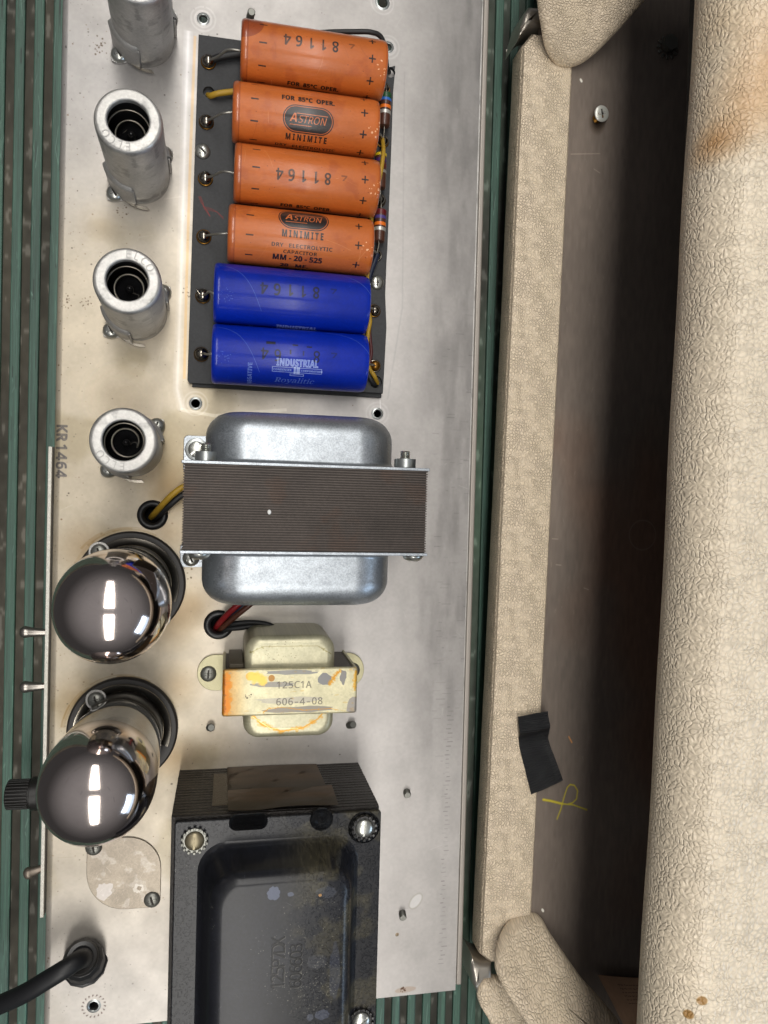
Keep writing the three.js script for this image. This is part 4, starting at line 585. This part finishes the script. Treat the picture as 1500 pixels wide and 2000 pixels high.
  const rings = [R(-1.5, H - 0.3, 11), R(-0.6, H + 0.15, 11), R(0.3, H + 1, 11), R(1.4, H + 3, 11), R(2.6, H + 8, 11), R(3.6, H + 12.5, 11)]; for (let k = 1; k <= 8; k++) { const a = k / 8 * Math.PI / 2; rings.push(R(3.6 + 5.2 * (1 - Math.cos(a)), H + 12.5 + 5.5 * Math.sin(a), 11 - 3 * k / 8)); } rings.push(R(13, H + 18.15, 7), R(20, H + 18.2, 4));
  part(t, 'dome_cover', uv(loft(rings)), bm);
  const wash = (px, kind, turn, shiny) => { const p = PP(...px, H + 0.1); const ring = []; for (let k = 0; k < 14; k++) { const a = k / 14 * 6.283; ring.push(rbox(-0.55, 0.55, 0, 0.9, 4.3, 5.3, 0.2).rotateX(-0.15).rotateY(a).translate(p[0], H, p[2])); } ring.push(crease(lathe([[1.5, 0], [4.6, 0], [4.6, 0.7], [1.5, 0.7]].reverse(), [p[0], H, p[2]], null, 28), 30)); part(t, 'star_washer', merge(ring), shiny ? M.bakelite : M.screwD); part(t, 'screw', head(kind, [p[0], H + 0.7, p[2]], 3.7, turn, [0, 1, 0], 2.8), shiny ? M.screwZ : std('#857c66', 0.4, 0.8)); };
  wash([380, 1641], 'slot', 1.5, false); wash([711, 1616], 'slot', 1.45, true); wash([705, 1992], 'slot', 0.6, true);
  const gl = std([0.006, 0.006, 0.007], 0.16, 0, { bumpMap: wrinkle, bumpScale: 0.0012 });
  { const [a, b] = P(446, 1608, H), [c] = P(524, 1604, H); const m = (a + c) / 2, hw = (c - a) / 2; part(t, 'varnish_pool', triUV(slab(rrect(m - hw, m + hw, b - 3.3, b + 3.3, 3.2), H - 1.6, H + 0.75, 3.0, { bt: 1.1, seg: 8, round: true })), gl); const p = PP(628, 1600, H); part(t, 'varnish_pool', crease(lathe([[4.6, 0], [4.3, 0.3], [3.6, 0.4], [2.6, 0.1], [1.6, 0.9], [0, 1.2]], [p[0], H, p[2]], null, 30), 60), gl); const s = PP(711, 1616, H); part(t, 'varnish_pool', crease(lathe([[6.4, 0], [6.1, 0.35], [5.5, 0.5], [5.2, 0.3]], [s[0], H, s[2]], null, 36), 60), gl); }
}
// ------------------------------------------------------------------ the two big valves
const domeTex = canvasTex(512, 256, (x, w, h) => { pixels(x, w, h, (i, j) => { const a = fbm(i / w, j / w, 6, 5, 1001), b = fbm(i / w, j / w, 70, 2, 1003), v = 1 - j / h, f = 1 + 0.07 * (a - 0.5) + 0.015 * (b - 0.5), rim = sm(0.0, 0.22, v); return [mix(120, 226, rim) * f, mix(112, 214, rim) * f, mix(107, 208, rim) * f]; }); for (let k = 0; k < 40; k++) { x.strokeStyle = `rgba(${rnd() < 0.5 ? '235,230,225' : '90,84,80'},${rr(0.06, 0.25)})`; x.lineWidth = rr(0.5, 1.4); const X = rnd() * w, Y = rnd() * h * 0.8; x.beginPath(); x.moveTo(X, Y); x.lineTo(X + rr(-30, 30), Y + rr(-8, 8)); x.stroke(); } });
function valve(basePx, topPx, screwPx, label) {
  const b = [...PP(...basePx, 0)], c = PP(...topPx, 74), t = thing('valve', label, 'vacuum tube', b, 'big power valves with mirrored tops'), top = [c[0], 74, c[2]];
  const axis = (prof, seg = 64) => { const k = dist(b, top) / 74; return crease(lathe(prof.map(([r, y]) => [r, y * k]), b, top, seg), 60); };
  part(t, 'socket_ring', crease(lathe([[17.8, 0.1], [22.6, 0.1], [23.2, 0.6], [23.2, 2], [22.4, 2.9], [19, 3.2], [17.8, 2.6], [17.8, 0.1]].reverse(), b, null, 64), 40), std([0.022, 0.019, 0.017], 0.5));
  part(t, 'retainer_ring', crease(lathe([[17.2, 2.4], [18.2, 3.3], [20.4, 3.6], [20.6, 3.3], [18.4, 3], [17.6, 1.8]], b, null, 40, 1.2, 4.1), 40), M.nickel);
  for (const s of [1, -1]) { const p = PP(...screwPx, 3), x = s > 0 ? p[0] : 2 * b[0] - p[0], z = s > 0 ? p[2] : 2 * b[2] - p[2]; part(t, 'clamp_tab', triUV(slab(rrect(x - 4.3, x + 4.3, z - 4.3, z + 4.3, 4), 3.1, 3.8, 0.2)), M.alu); part(t, 'screw', head('cross', [x, 3.9, z], 3.5, 0.3, [0, 1, 0], 2.8), M.screwD); }
  part(t, 'base', axis([[0, 16], [15.5, 16], [16.8, 14.6], [17, 12], [16.9, 1], [0, 1]].reverse()), M.bakelite);
  part(t, 'anode', axis([[0, 52], [10.5, 52], [11.2, 51], [11.2, 22], [0, 22]].reverse(), 32), std('#3c3c3c', 0.5, 0.4));
  part(t, 'glass', axis([[16.4, 14], [17.2, 17], [17.8, 22], [18.3, 32], [18.9, 44], [19.35, 54], [19.5, 58.6]], 64), std('#d9d6cc', 0.03, 0, { transmission: 0.75, thickness: 0, clearcoat: 1, clearcoatRoughness: 0.02, side: THREE.DoubleSide }));
  part(t, 'mirrored_top', axis([[19.45, 58.5], [19.6, 62], [19.7, 67], [19.45, 72], [18.6, 77], [17.0, 81.2], [14.5, 84.8], [11.2, 87.4], [7.2, 89.1], [3.4, 89.8], [0, 90]], 96), std('#ffffff', 0.1, 1, { map: domeTex }));
}
valve([256, 1141], [217, 1188], [194, 1078], 'mirror topped glass valve left of the lower zinc bell, upper of the two');
valve([241, 1424], [187, 1540], [188, 1366], 'mirror topped glass valve beside the fuse holder, lower of the two');

// ------------------------------------------------------------------ blanking plate, grommets, mains lead
{
  const h = 0.8, p = (a, b) => P(a, b, h), [x0, z0] = p(170, 1640), [x1, z1] = p(313, 1771);
  const t = thing('cover_plate', 'leaf shaped scuffed metal cover plate below the lower valve', 'plate', [(x0 + x1) / 2, 0, (z0 + z1) / 2]);
  const tx = canvasTex(512, 512, (x, w, h) => { pixels(x, w, h, (i, j) => { const a = fbm(i / w, j / h, 5, 5, 901), b = fbm(i / w, j / h, 60, 3, 903), c = sm(0.56, 0.7, fbm(i / w, j / h, 9, 5, 905)), f = 1 + 0.2 * (a - 0.5) + 0.16 * (b - 0.5); return [mix(152, 176, c * 0.7) * f, mix(142, 168, c * 0.7) * f, mix(128, 158, c * 0.7) * f]; }); const bl = (a, b, r, col) => { x.fillStyle = col; x.beginPath(); for (let k = 0; k < 20; k++) { const A = k / 20 * 6.283, m = rr(0.7, 1.2); x.lineTo(a * w + r * m * Math.cos(A), b * h + r * m * Math.sin(A)); } x.fill(); }; bl(0.24, 0.72, 62, 'rgba(205,203,204,0.55)'); bl(0.7, 0.72, 34, 'rgba(215,210,205,0.5)'); bl(0.71, 0.72, 16, 'rgba(120,108,92,0.8)'); for (let k = 0; k < 60; k++) { x.strokeStyle = `rgba(236,228,214,${rr(0.1, 0.45)})`; x.lineWidth = rr(0.8, 2); const X = rr(0.1, 0.95) * w, Y = rnd() * h, A = rnd() * 6.3, L = rr(6, 60); x.beginPath(); x.moveTo(X, Y); x.lineTo(X + L * Math.cos(A), Y + L * Math.sin(A)); x.stroke(); } });
  part(t, 'plate', planUV(slab(rrect(x0, x1, z0, z1, [4, 15, 3.5, 17]), 0.1, h, 0.25), x0, x1, z0, z1), std('#ffffff', 0.42, 0.5, { map: tx }));
  for (const [a, b, s] of [[183, 1655, 0.15], [297, 1757, 0.3]]) part(t, 'screw', head('cross', PP(a, b, h), 3.55, s, [0, 1, 0], 2.6), M.screwD);
}
GROM.forEach(([x, z], k) => {
  solo('grommet', k ? 'black rubber grommet with red and brown wires below the large transformer' : 'black rubber grommet with a yellow wire beside the large transformer', 'grommet', crease(lathe([[3.6, -2.6], [3.4, -0.6], [3.7, 0.7], [4.6, 1.5], [5.7, 1.4], [6.5, 0.6], [6.6, 0.05], [5.9, -0.1], [5.9, -2.4], [3.6, -2.6]].reverse(), [x, 0, z], null, 44), 60), M.rubber, [x, 0, z], 'rubber wire grommets');
  solo('grommet_well', k ? 'dark wire opening inside the grommet below the large transformer' : 'dark wire opening inside the grommet beside the large transformer', 'opening', lathe([[0, -9], [3.7, -9], [3.7, -2.7]], [x, 0, z], null, 24), std([0.004, 0.004, 0.004], 0.9, 0, { side: THREE.DoubleSide }), [x, -2, z], 'openings under the grommets');
});
wire('yellow transformer wire curving out of the upper grommet', [[296, 1010, -4], [302, 1003, 2], [318, 985, 7], [338, 965, 9], [358, 951, 9], [400, 940, 9]], 1.35, M.yellowW);
wire('black transformer wire beside the yellow one at the upper grommet', [[304, 1012, -4], [312, 1004, 2], [330, 988, 6], [350, 971, 7], [370, 960, 7], [410, 950, 7]], 1.35, M.blackW);
wire('dark red transformer wire rising from the lower grommet', [[422, 1226, -4], [428, 1217, 2], [446, 1198, 7], [470, 1176, 10], [500, 1150, 10]], 1.35, M.redW);
wire('brown transformer wire rising from the lower grommet', [[428, 1230, -4], [436, 1224, 2], [458, 1205, 5.5], [484, 1184, 8], [510, 1160, 9]], 1.3, M.brownW);
wire('dark blue transformer wire between the red and brown ones', [[434, 1222, -4], [444, 1212, 2], [462, 1196, 5.5], [480, 1178, 7], [500, 1160, 8]], 1.15, M.blueW);
wire('black choke lead running right from the lower grommet, front one', [[432, 1234, -3], [444, 1229, 1.6], [470, 1226, 3], [500, 1222, 3], [530, 1224, 4], [560, 1240, 5]], 1.15, M.blackW);
wire('black choke lead running right from the lower grommet, rear one', [[438, 1226, -3], [450, 1220, 2], [480, 1216, 4], [520, 1219, 4.6], [548, 1232, 6]], 1.15, M.blackW);
{
  const b = PP(166, 1880, 0), tp = PP(158, 1868, 13), t = thing('mains_cord', 'thick black mains cord leaving its moulded bushing at the lower left', 'cord', b);
  part(t, 'strain_relief', crease(lathe([[0, 0.1], [9.6, 0.1], [9.4, 1.6], [8.8, 2], [8.3, 9.5], [7.2, 11.6], [5, 12.6], [0, 12.8]], b, [tp[0], 13, tp[2]], 12), 32), M.rubber);
  part(t, 'strain_relief_lip', crease(lathe([[4.4, 10], [6.6, 10.4], [6.9, 12.6], [6.1, 13.6], [4.6, 13.4]], b, [tp[0], 13, tp[2]], 40), 50), M.bakelite);
  part(t, 'cord', tube([[b[0], 4, b[2]], PP(164, 1872, 11), PP(152, 1876, 17), PP(126, 1893, 20), PP(90, 1915, 20), PP(52, 1938, 18), PP(0, 1962, 12), PP(-70, 1990, 0), PP(-150, 2010, -30)], 3.75, 90, 20), std([0.007, 0.0075, 0.009], 0.5, 0, { bumpMap: fineB, bumpScale: 0.0001 }));
}

// ------------------------------------------------------------------ cream covered cabinet on the right
const cab = thing('amplifier_cabinet', 'cream textured vinyl covered amplifier cabinet with dark inside, along the right side', 'cabinet', [230, MATY, 0]);
{
  const vinyl = (tile, bump = 0.0006) => std('#ffffff', 0.42, 0, { map: tolexTexC(tile), bumpMap: tolexBump(tile), bumpScale: bump });
  const vStrip = vinyl(38, 0.0006);
  const HS = -15, lx = (z) => 134.1 - 0.0187 * z, rx = (z) => 162 - 0.0195 * (z + 30);
  // front rail
  const zt = P(1040, 62, HS)[1], zbm = P(940, 1885, HS)[1];
  const railPts = []; railPts.push([lx(zt) + 5, zt], [rx(zt), zt], [rx(zbm), zbm], [lx(zbm) + 6, zbm]); for (let k = 0; k <= 20; k++) { const z = mix(zbm - 5, zt + 7, k / 20); railPts.push([lx(z) + rr(-0.12, 0.12), z]); }
  const rail = slab(railPts, -31, HS, 2.6, { seg: 5, round: true });
  part(cab, 'front_rail', triUV(rail), vStrip);
  // inner board with its chalk mark and scuffs
  const bx0 = 148, bx1 = 262, bz0 = -330, bz1 = 330, YB = -17.2;
  const brd = canvasTex(512, 2048, (x, w, h) => {
    pixels(x, w, h, (i, j) => { const a = fbm(i / 2048, j / 2048, 8, 5, 951), b = fbm(i / 700, j / 2048, 120, 2, 953), r = sm(0.4, 0.62, fbm(i / 2048, j / 2048, 5, 4, 955)), f = 1 + 0.34 * (a - 0.5) + 0.14 * (b - 0.5); return [mix(112, 118, r) * f, mix(101, 92, r) * f, mix(92, 76, r) * f]; });
    const q = (a, b) => { const [X, Z] = P(a, b, YB); return [(X - bx0) / (bx1 - bx0) * w, (Z - bz0) / (bz1 - bz0) * h]; };
    const ln = (pts, col, lw) => { x.strokeStyle = col; x.lineWidth = lw; x.lineCap = x.lineJoin = 'round'; x.beginPath(); pts.forEach((p, k) => { const [X, Y] = q(...p); k ? x.lineTo(X, Y) : x.moveTo(X, Y); }); x.stroke(); };
    const chalk = (pts, lw) => { ln(pts, 'rgba(168,150,30,0.75)', lw); for (let k = 0; k < 5; k++) ln(pts.map(([a, b]) => [a + rr(-1.6, 1.6), b + rr(-1.6, 1.6)]), 'rgba(196,182,52,0.5)', lw * 0.35); };
    chalk([[1061, 1562], [1075, 1564], [1098, 1570]], 4.4); chalk([[1098, 1570], [1120, 1572], [1146, 1582]], 2.4); chalk([[1088, 1600], [1096, 1580], [1102, 1556], [1108, 1538], [1114, 1532], [1122, 1534], [1128, 1544], [1126, 1560], [1118, 1568], [1108, 1571]], 2.3);
    for (const [a, b, c, d] of [[1115, 301, 1172, 300], [1160, 330, 1172, 338], [1078, 1052, 1090, 1053], [1086, 1103, 1096, 1104], [1140, 1148, 1150, 1152]]) ln([[a, b], [c, d]], 'rgba(210,196,180,0.45)', 1.2);
    ln([[1111, 1439], [1117, 1450]], 'rgba(206,140,80,0.9)', 3); for (let k = 0; k < 80; k++) { const a = rr(1060, 1180), b = rr(200, 1780), L = rr(2, 10); ln([[a, b], [a + rr(-3, 3), b + L]], `rgba(196,176,156,${rr(0.08, 0.3)})`, 1); }
    { const [X, Y] = q(1166, 238); const g = x.createRadialGradient(X, Y, 2, X, Y, 22); g.addColorStop(0, 'rgba(30,18,6,0.9)'); g.addColorStop(1, 'rgba(50,32,14,0)'); x.fillStyle = g; x.fillRect(X - 24, Y - 24, 48, 48); }
    { const [X, Y] = q(1255, 1045); x.strokeStyle = 'rgba(150,140,132,0.35)'; x.lineWidth = 2.2; x.beginPath(); x.ellipse(X, Y, 34, 24, 0, 0, 7); x.stroke(); }
    for (const [a, b] of [[1060, 1778], [1135, 157]]) { const [X, Y] = q(a, b); x.fillStyle = 'rgba(235,232,220,0.95)'; x.beginPath(); x.ellipse(X, Y, 4, 2.4, 0.7, 0, 7); x.fill(); }
  });
  part(cab, 'inner_board', planUV(rbox(bx0, bx1, YB - 3, YB, bz0, bz1, 0.3), bx0, bx1, bz0, bz1), std('#ffffff', 0.8, 0, { map: brd, bumpMap: fineB, bumpScale: 0.0001 }));
  part(cab, 'rear_wall', triUV(rbox(bx1, bx1 + 12, YB - 20, 78, bz0, bz1, 1)), std([0.03, 0.026, 0.023], 0.8));
  { const p = PP(1175, 222, YB + 4); part(cab, 'screw', head('cross', p, 4.0, 0.25, [0.05, 1, 0.12], 1.6), std('#dcdcd4', 0.35, 0.4)); part(cab, 'screw_shank', threaded([p[0] - 1, YB - 0.5, p[2] + 1.2], [p[0], p[1] + 0.2, p[2]], 2.2), M.eyelet); }
  { const p = PP(1303, 90, YB); part(cab, 'nut', hexNut([p[0], YB + 2, p[2]], [0, 1, 0], 4.2, 4), M.screwD); const w = []; for (let k = 0; k < 12; k++) w.push(rbox(-0.7, 0.7, 0, 0.9, 4, 6, 0.2).rotateY(k / 12 * 6.283).translate(p[0], YB, p[2] + 1)); part(cab, 'star_washer', merge(w), M.screwD); }
  // top panel: the thick padded board nearest the lens, its edge rounded over
  const eA = P(1333, 500, 88), eB = P(1277, 1500, 88), ex = (z) => eA[0] + (eB[0] - eA[0]) * (z - eA[1]) / (eB[1] - eA[1]), RT = 17, YT = 90, prof = [];
  for (let k = 0; k <= 14; k++) { const a = Math.PI / 2 + k / 14 * Math.PI; prof.push([RT + RT * 1.0 * Math.cos(a), YT + (a < Math.PI ? 19 : 15) * Math.sin(a)]); } prof.push([150, YT - 15], [150, YT + 19 - 2]);
  const seq = [[150, YT + 21], [110, YT + 21.5], [70, YT + 21.5], [40, YT + 20.8], [24, YT + 20]].concat(prof);
  const pos = [], idx = [], uvs = [], NZ = 60, n = seq.length; let arc = [0]; for (let i = 1; i < n; i++) arc.push(arc[i - 1] + Math.hypot(seq[i][0] - seq[i - 1][0], seq[i][1] - seq[i - 1][1]));
  for (let j = 0; j <= NZ; j++) { const z = mix(-330, 330, j / NZ), o = 0.35 * Math.sin(z * 0.021) + 0.2 * Math.sin(z * 0.067); for (let i = 0; i < n; i++) { pos.push(ex(z) + o + seq[i][0], seq[i][1], z); uvs.push(arc[i], z); } }
  for (let j = 0; j < NZ; j++) for (let i = 0; i < n - 1; i++) { const a = j * n + i, b = a + n; idx.push(a, a + 1, b, a + 1, b + 1, b); }
  const tp = new THREE.BufferGeometry(); tp.setAttribute('position', new THREE.Float32BufferAttribute(pos, 3)); tp.setAttribute('uv', new THREE.Float32BufferAttribute(uvs, 2)); tp.setIndex(idx); tp.computeVertexNormals();
  { const nn = tp.attributes.normal; if (nn.getY(3) < 0) { for (let i = 0; i < idx.length; i += 3) [idx[i], idx[i + 1]] = [idx[i + 1], idx[i]]; tp.setIndex(idx); tp.computeVertexNormals(); } }
  // brown scorch and a few soiled flecks belong to this panel only: a picture 120 x 660 mm with the grain in it
  const tw = 512, th = 2048, topTex = canvasTex(tw, th, (x, w, h) => {
    pixels(x, w, h, (i, j) => { const U = i / w * 190, Z = j / h * 660 - 330, k = gAt((((U / 52) % 1) + 1) % 1, (((Z / 52) % 1) + 1) % 1), a = fbm(i / h, j / h, 10, 4, 961), f = 0.88 + 0.12 * GR[k] + 0.08 * (a - 0.5); return [230 * f, 215 * f, 191 * f]; });
    const q = (a, b, hh) => { const [X, Z] = P(a, b, hh + 6), s = X - ex(Z); return [(arc[4] + 24 - Math.min(s, 24) + (s > 24 ? 24 - s : 0)) / 190 * w, (Z + 330) / 660 * h]; };
    const bl = (a, b, rx, ry, col, rot = 0) => { const [X, Y] = q(a, b, 100); x.save(); x.translate(X, Y); x.rotate(rot); x.scale(rx, ry); const g = x.createRadialGradient(0, 0, 0, 0, 0, 1); g.addColorStop(0, col); g.addColorStop(0.35, col.replace(/[\d.]+\)$/, (m) => parseFloat(m) * 0.6 + ')')); g.addColorStop(1, col.replace(/[\d.]+\)$/, '0)')); x.fillStyle = g; x.fillRect(-1, -1, 2, 2); x.restore(); };
    bl(1400, 262, 40, 30, 'rgba(150,84,22,0.5)', 0.3); bl(1450, 210, 60, 66, 'rgba(184,124,62,0.34)', 0.3); bl(1490, 130, 44, 90, 'rgba(190,126,66,0.35)'); bl(1420, 20, 60, 70, 'rgba(196,150,90,0.18)');
    for (const [a, b, r] of [[1375, 1958, 5], [1352, 1992, 5]]) { const [X, Y] = q(a, b, 103); x.fillStyle = 'rgba(150,104,40,0.8)'; x.beginPath(); x.ellipse(X, Y, r, r, 0, 0, 7); x.fill(); }
  });
  for (let i = 0; i < uvs.length; i += 2) { uvs[i] = uvs[i] / 190; uvs[i + 1] = 1 - (uvs[i + 1] + 330) / 660; } tp.setAttribute('uv', new THREE.Float32BufferAttribute(uvs, 2));
  const tb = tolexB.clone(); tb.repeat.set(190 / 52, 660 / 52); tb.needsUpdate = true;
  part(cab, 'top_panel', tp, std('#ffffff', 0.4, 0, { map: topTex, bumpMap: tb, bumpScale: 0.00046, side: THREE.DoubleSide }));
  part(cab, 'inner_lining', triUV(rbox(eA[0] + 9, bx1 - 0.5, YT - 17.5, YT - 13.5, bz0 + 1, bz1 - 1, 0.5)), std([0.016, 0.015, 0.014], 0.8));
  // end walls: rounded, padded cheeks at both ends of the rail
  const cheek = (pts, h0, slope, pyRef, thick, bev, name, dx = 0) => { // a padded wall end: its face climbs away from the rail
    const zr = P(1050, pyRef, h0)[1], hOf = (x, z) => h0 + slope * (z - zr) + dx * (x - 150);
    const plan = pts.map(([a, b]) => { let h = h0, q; for (let k = 0; k < 12; k++) { q = P(a, b, h); h = mix(h, clamp(hOf(...q), -40, 130), 0.6); } return q; });
    const N = 140, cv = new THREE.CatmullRomCurve3(plan.map(([x, z]) => new THREE.Vector3(x, 0, z)), true, 'centripetal').getSpacedPoints(N).slice(0, N);
    let area = 0; cv.forEach((c, i) => { const d = cv[(i + 1) % N]; area += c.x * d.z - d.x * c.z; });
    let nrm = cv.map((c, i) => { const a = cv[(i + N - 1) % N], b = cv[(i + 1) % N], t = new THREE.Vector3().subVectors(b, a).normalize(); return [-t.z * Math.sign(area), t.x * Math.sign(area)]; });
    for (let q = 0; q < 3; q++) nrm = nrm.map((c, i) => { const a = nrm[(i + N - 1) % N], b = nrm[(i + 1) % N], x = a[0] + c[0] + b[0], z = a[1] + c[1] + b[1], l = Math.hypot(x, z); return [x / l, z / l]; });
    const ring = (ins, y) => cv.map((c, i) => { const x = c.x + nrm[i][0] * ins, z = c.z + nrm[i][1] * ins; return [x, y + clamp(hOf(x, z), -40, 130), z]; });
    const rings = [ring(1.2, -thick), ring(0, -thick + 2)]; for (let k = 0; k <= 8; k++) { const q = k / 8 * Math.PI / 2; rings.push(ring(bev * (1 - Math.cos(q)), -bev * 0.9 * (1 - Math.sin(q)))); } rings.push(ring(bev + 2.5, 0.12));
    const lg = loft(rings), lp = lg.attributes.position, lu = []; for (let i = 0; i < lp.count; i++) lu.push(lp.getX(i), -lp.getZ(i) * Math.hypot(1, slope) + 0.5 * lp.getY(i)); lg.setAttribute('uv', new THREE.Float32BufferAttribute(lu, 2));
    return part(cab, name, lg, vinyl(38, 0.0005));
  };
  cheek([[1052, -90], [1056, 0], [1062, 40], [1070, 82], [1083, 108], [1103, 123], [1128, 122], [1160, 104], [1198, 68], [1240, 22], [1290, -40], [1310, -90]], -12, -0.75, 122, 6, 4, 'end_wall');
  cheek([[1036, -90], [1046, -30], [1056, 6], [1066, 24], [1078, 28], [1088, 0], [1092, -90]], -12, -0.6, 60, 4, 1.6, 'vinyl_fold');
  cheek([[972, 1900], [972, 1872], [979, 1842], [990, 1818], [1008, 1800], [1030, 1791], [1052, 1791], [1064, 1802], [1080, 1830], [1105, 1866], [1141, 1917], [1180, 1960], [1225, 2020], [1250, 2090], [1090, 2090], [1035, 2010], [992, 1945]], -12, 0.85, 1795, 6, 4, 'end_wall', -0.1);
  cheek([[937, 1928], [946, 1914], [962, 1909], [980, 1914], [1004, 1945], [1040, 2010], [1080, 2090], [990, 2090], [957, 1998], [940, 1968], [934, 1946]], -18, 0.5, 1912, 5, 2.6, 'vinyl_fold');
  const metal = (pts, y0, y1) => part(cab, 'metal_corner', triUV(slab(pts.map(([a, b]) => P(a, b, y1)), y0, y1, 2.6, { seg: 6, bt: 3, round: true })), std('#b9b2a8', 0.36, 0.85));
  metal([[920, 1862], [928, 1873], [940, 1881], [962, 1881], [963, 1914], [948, 1917], [938, 1930], [934, 1944], [925, 1925], [919, 1895]], -34, -14.2);
  metal([[1012, 78], [1016, 52], [1024, 24], [1034, 10], [1060, 12], [1061, 48], [1036, 50], [1024, 60]], -34, -14.2);
  part(cab, 'side_board', triUV(rbox(136, 250, -60, -20, 214, 232, 2)), std([0.02, 0.018, 0.016], 0.8));
}
// black cloth tape laid over the rail and board
{
  const L = [[1012, 1400], [1014, 1432], [1016, 1462], [1026, 1505], [1038, 1552]], R = [[1070, 1389], [1073, 1425], [1075, 1452], [1086, 1484], [1101, 1525]], hs = [-11.5, -12.6, -14, -14.4, -14.3];
  const cu = (A) => new THREE.CatmullRomCurve3(A.map(([a, b], k) => V(PP(a, b, hs[k])))), cl = cu(L), cr = cu(R);
  const cloth = dataTex(256, (u, v) => 0.5 + 0.25 * Math.sin(u * 6.283 * 30) + 0.25 * Math.sin(v * 6.283 * 36)); 
  const g = sheet((u, v) => { const a = cl.getPoint(v), b = cr.getPoint(v), p = a.lerp(b, u); const crest = Math.exp(-Math.pow((v - 0.24 + 0.05 * u) / 0.06, 2)); return [p.x, p.y + 1.5 * crest + 0.25 * Math.sin(u * 9 + v * 14) * Math.sin(v * 23 + 1) + 0.5 * Math.exp(-Math.pow((v - 0.13 + 0.03 * Math.sin(u * 8)) / 0.02, 2)) - 1.6 * Math.exp(-Math.pow((v - 0.42) / 0.12, 2)) * (0.5 + 0.5 * u) + (u > 0.8 ? -(u - 0.8) * 8 * sm(0.3, 0.7, v) : 0) * 0.6, p.z]; }, 24, 40, 0.35);
  solo('cloth_tape', 'strip of black cloth tape stuck over the edge of the cream rail', 'tape', g, std([0.008, 0.0085, 0.01], 0.36, 0, { bumpMap: cloth, bumpScale: 0.00035 }), PP(1050, 1470, -14));
}
// tube chart paper lying deep in the cabinet
{
  const y = -14.5, c = [[1168, 1904], [1262, 1910], [1262, 2030], [1232, 2030]].map(([a, b]) => P(a, b, y));
  const tx = canvasTex(512, 512, (x, w, h) => {
    pixels(x, w, h, (i, j) => { const a = fbm(i / w, j / h, 5, 4, 981), f = 1 + 0.25 * (a - 0.5); return [150 * f, 118 * f, 92 * f]; });
    x.fillStyle = 'rgba(40,24,16,0.75)'; for (let r = 0; r < 6; r++) { let X = 170 + r * 14; const Y = 60 + r * 30; while (X < 480 - r * 6) { const L = rr(16, 46); for (let k = 0; k < L; k += 7) x.fillRect(X + k, Y + rr(-3, 3), 5, rr(4, 9)); X += L + 12; } }
    x.save(); x.translate(400, 420); x.rotate(Math.PI); x.font = 'bold 46px sans-serif'; x.fillText('LES', 0, 0); x.restore();
  });
  const g = sheet((u, v) => { const a = [mix(c[0][0], c[3][0], v), mix(c[0][1], c[3][1], v)], b = [mix(c[1][0], c[2][0], v), mix(c[1][1], c[2][1], v)]; return [mix(a[0], b[0], u), y + 0.8 * Math.sin(u * 3 + v * 2), mix(a[1], b[1], u)]; }, 8, 8, 0.2);
  solo('paper_label', 'brownish printed paper lying upside down in the dark cabinet', 'paper', g, std('#ffffff', 0.8, 0, { map: tx }), [c[0][0], y, c[0][1]]);
}

renderer.render(scene, camera);
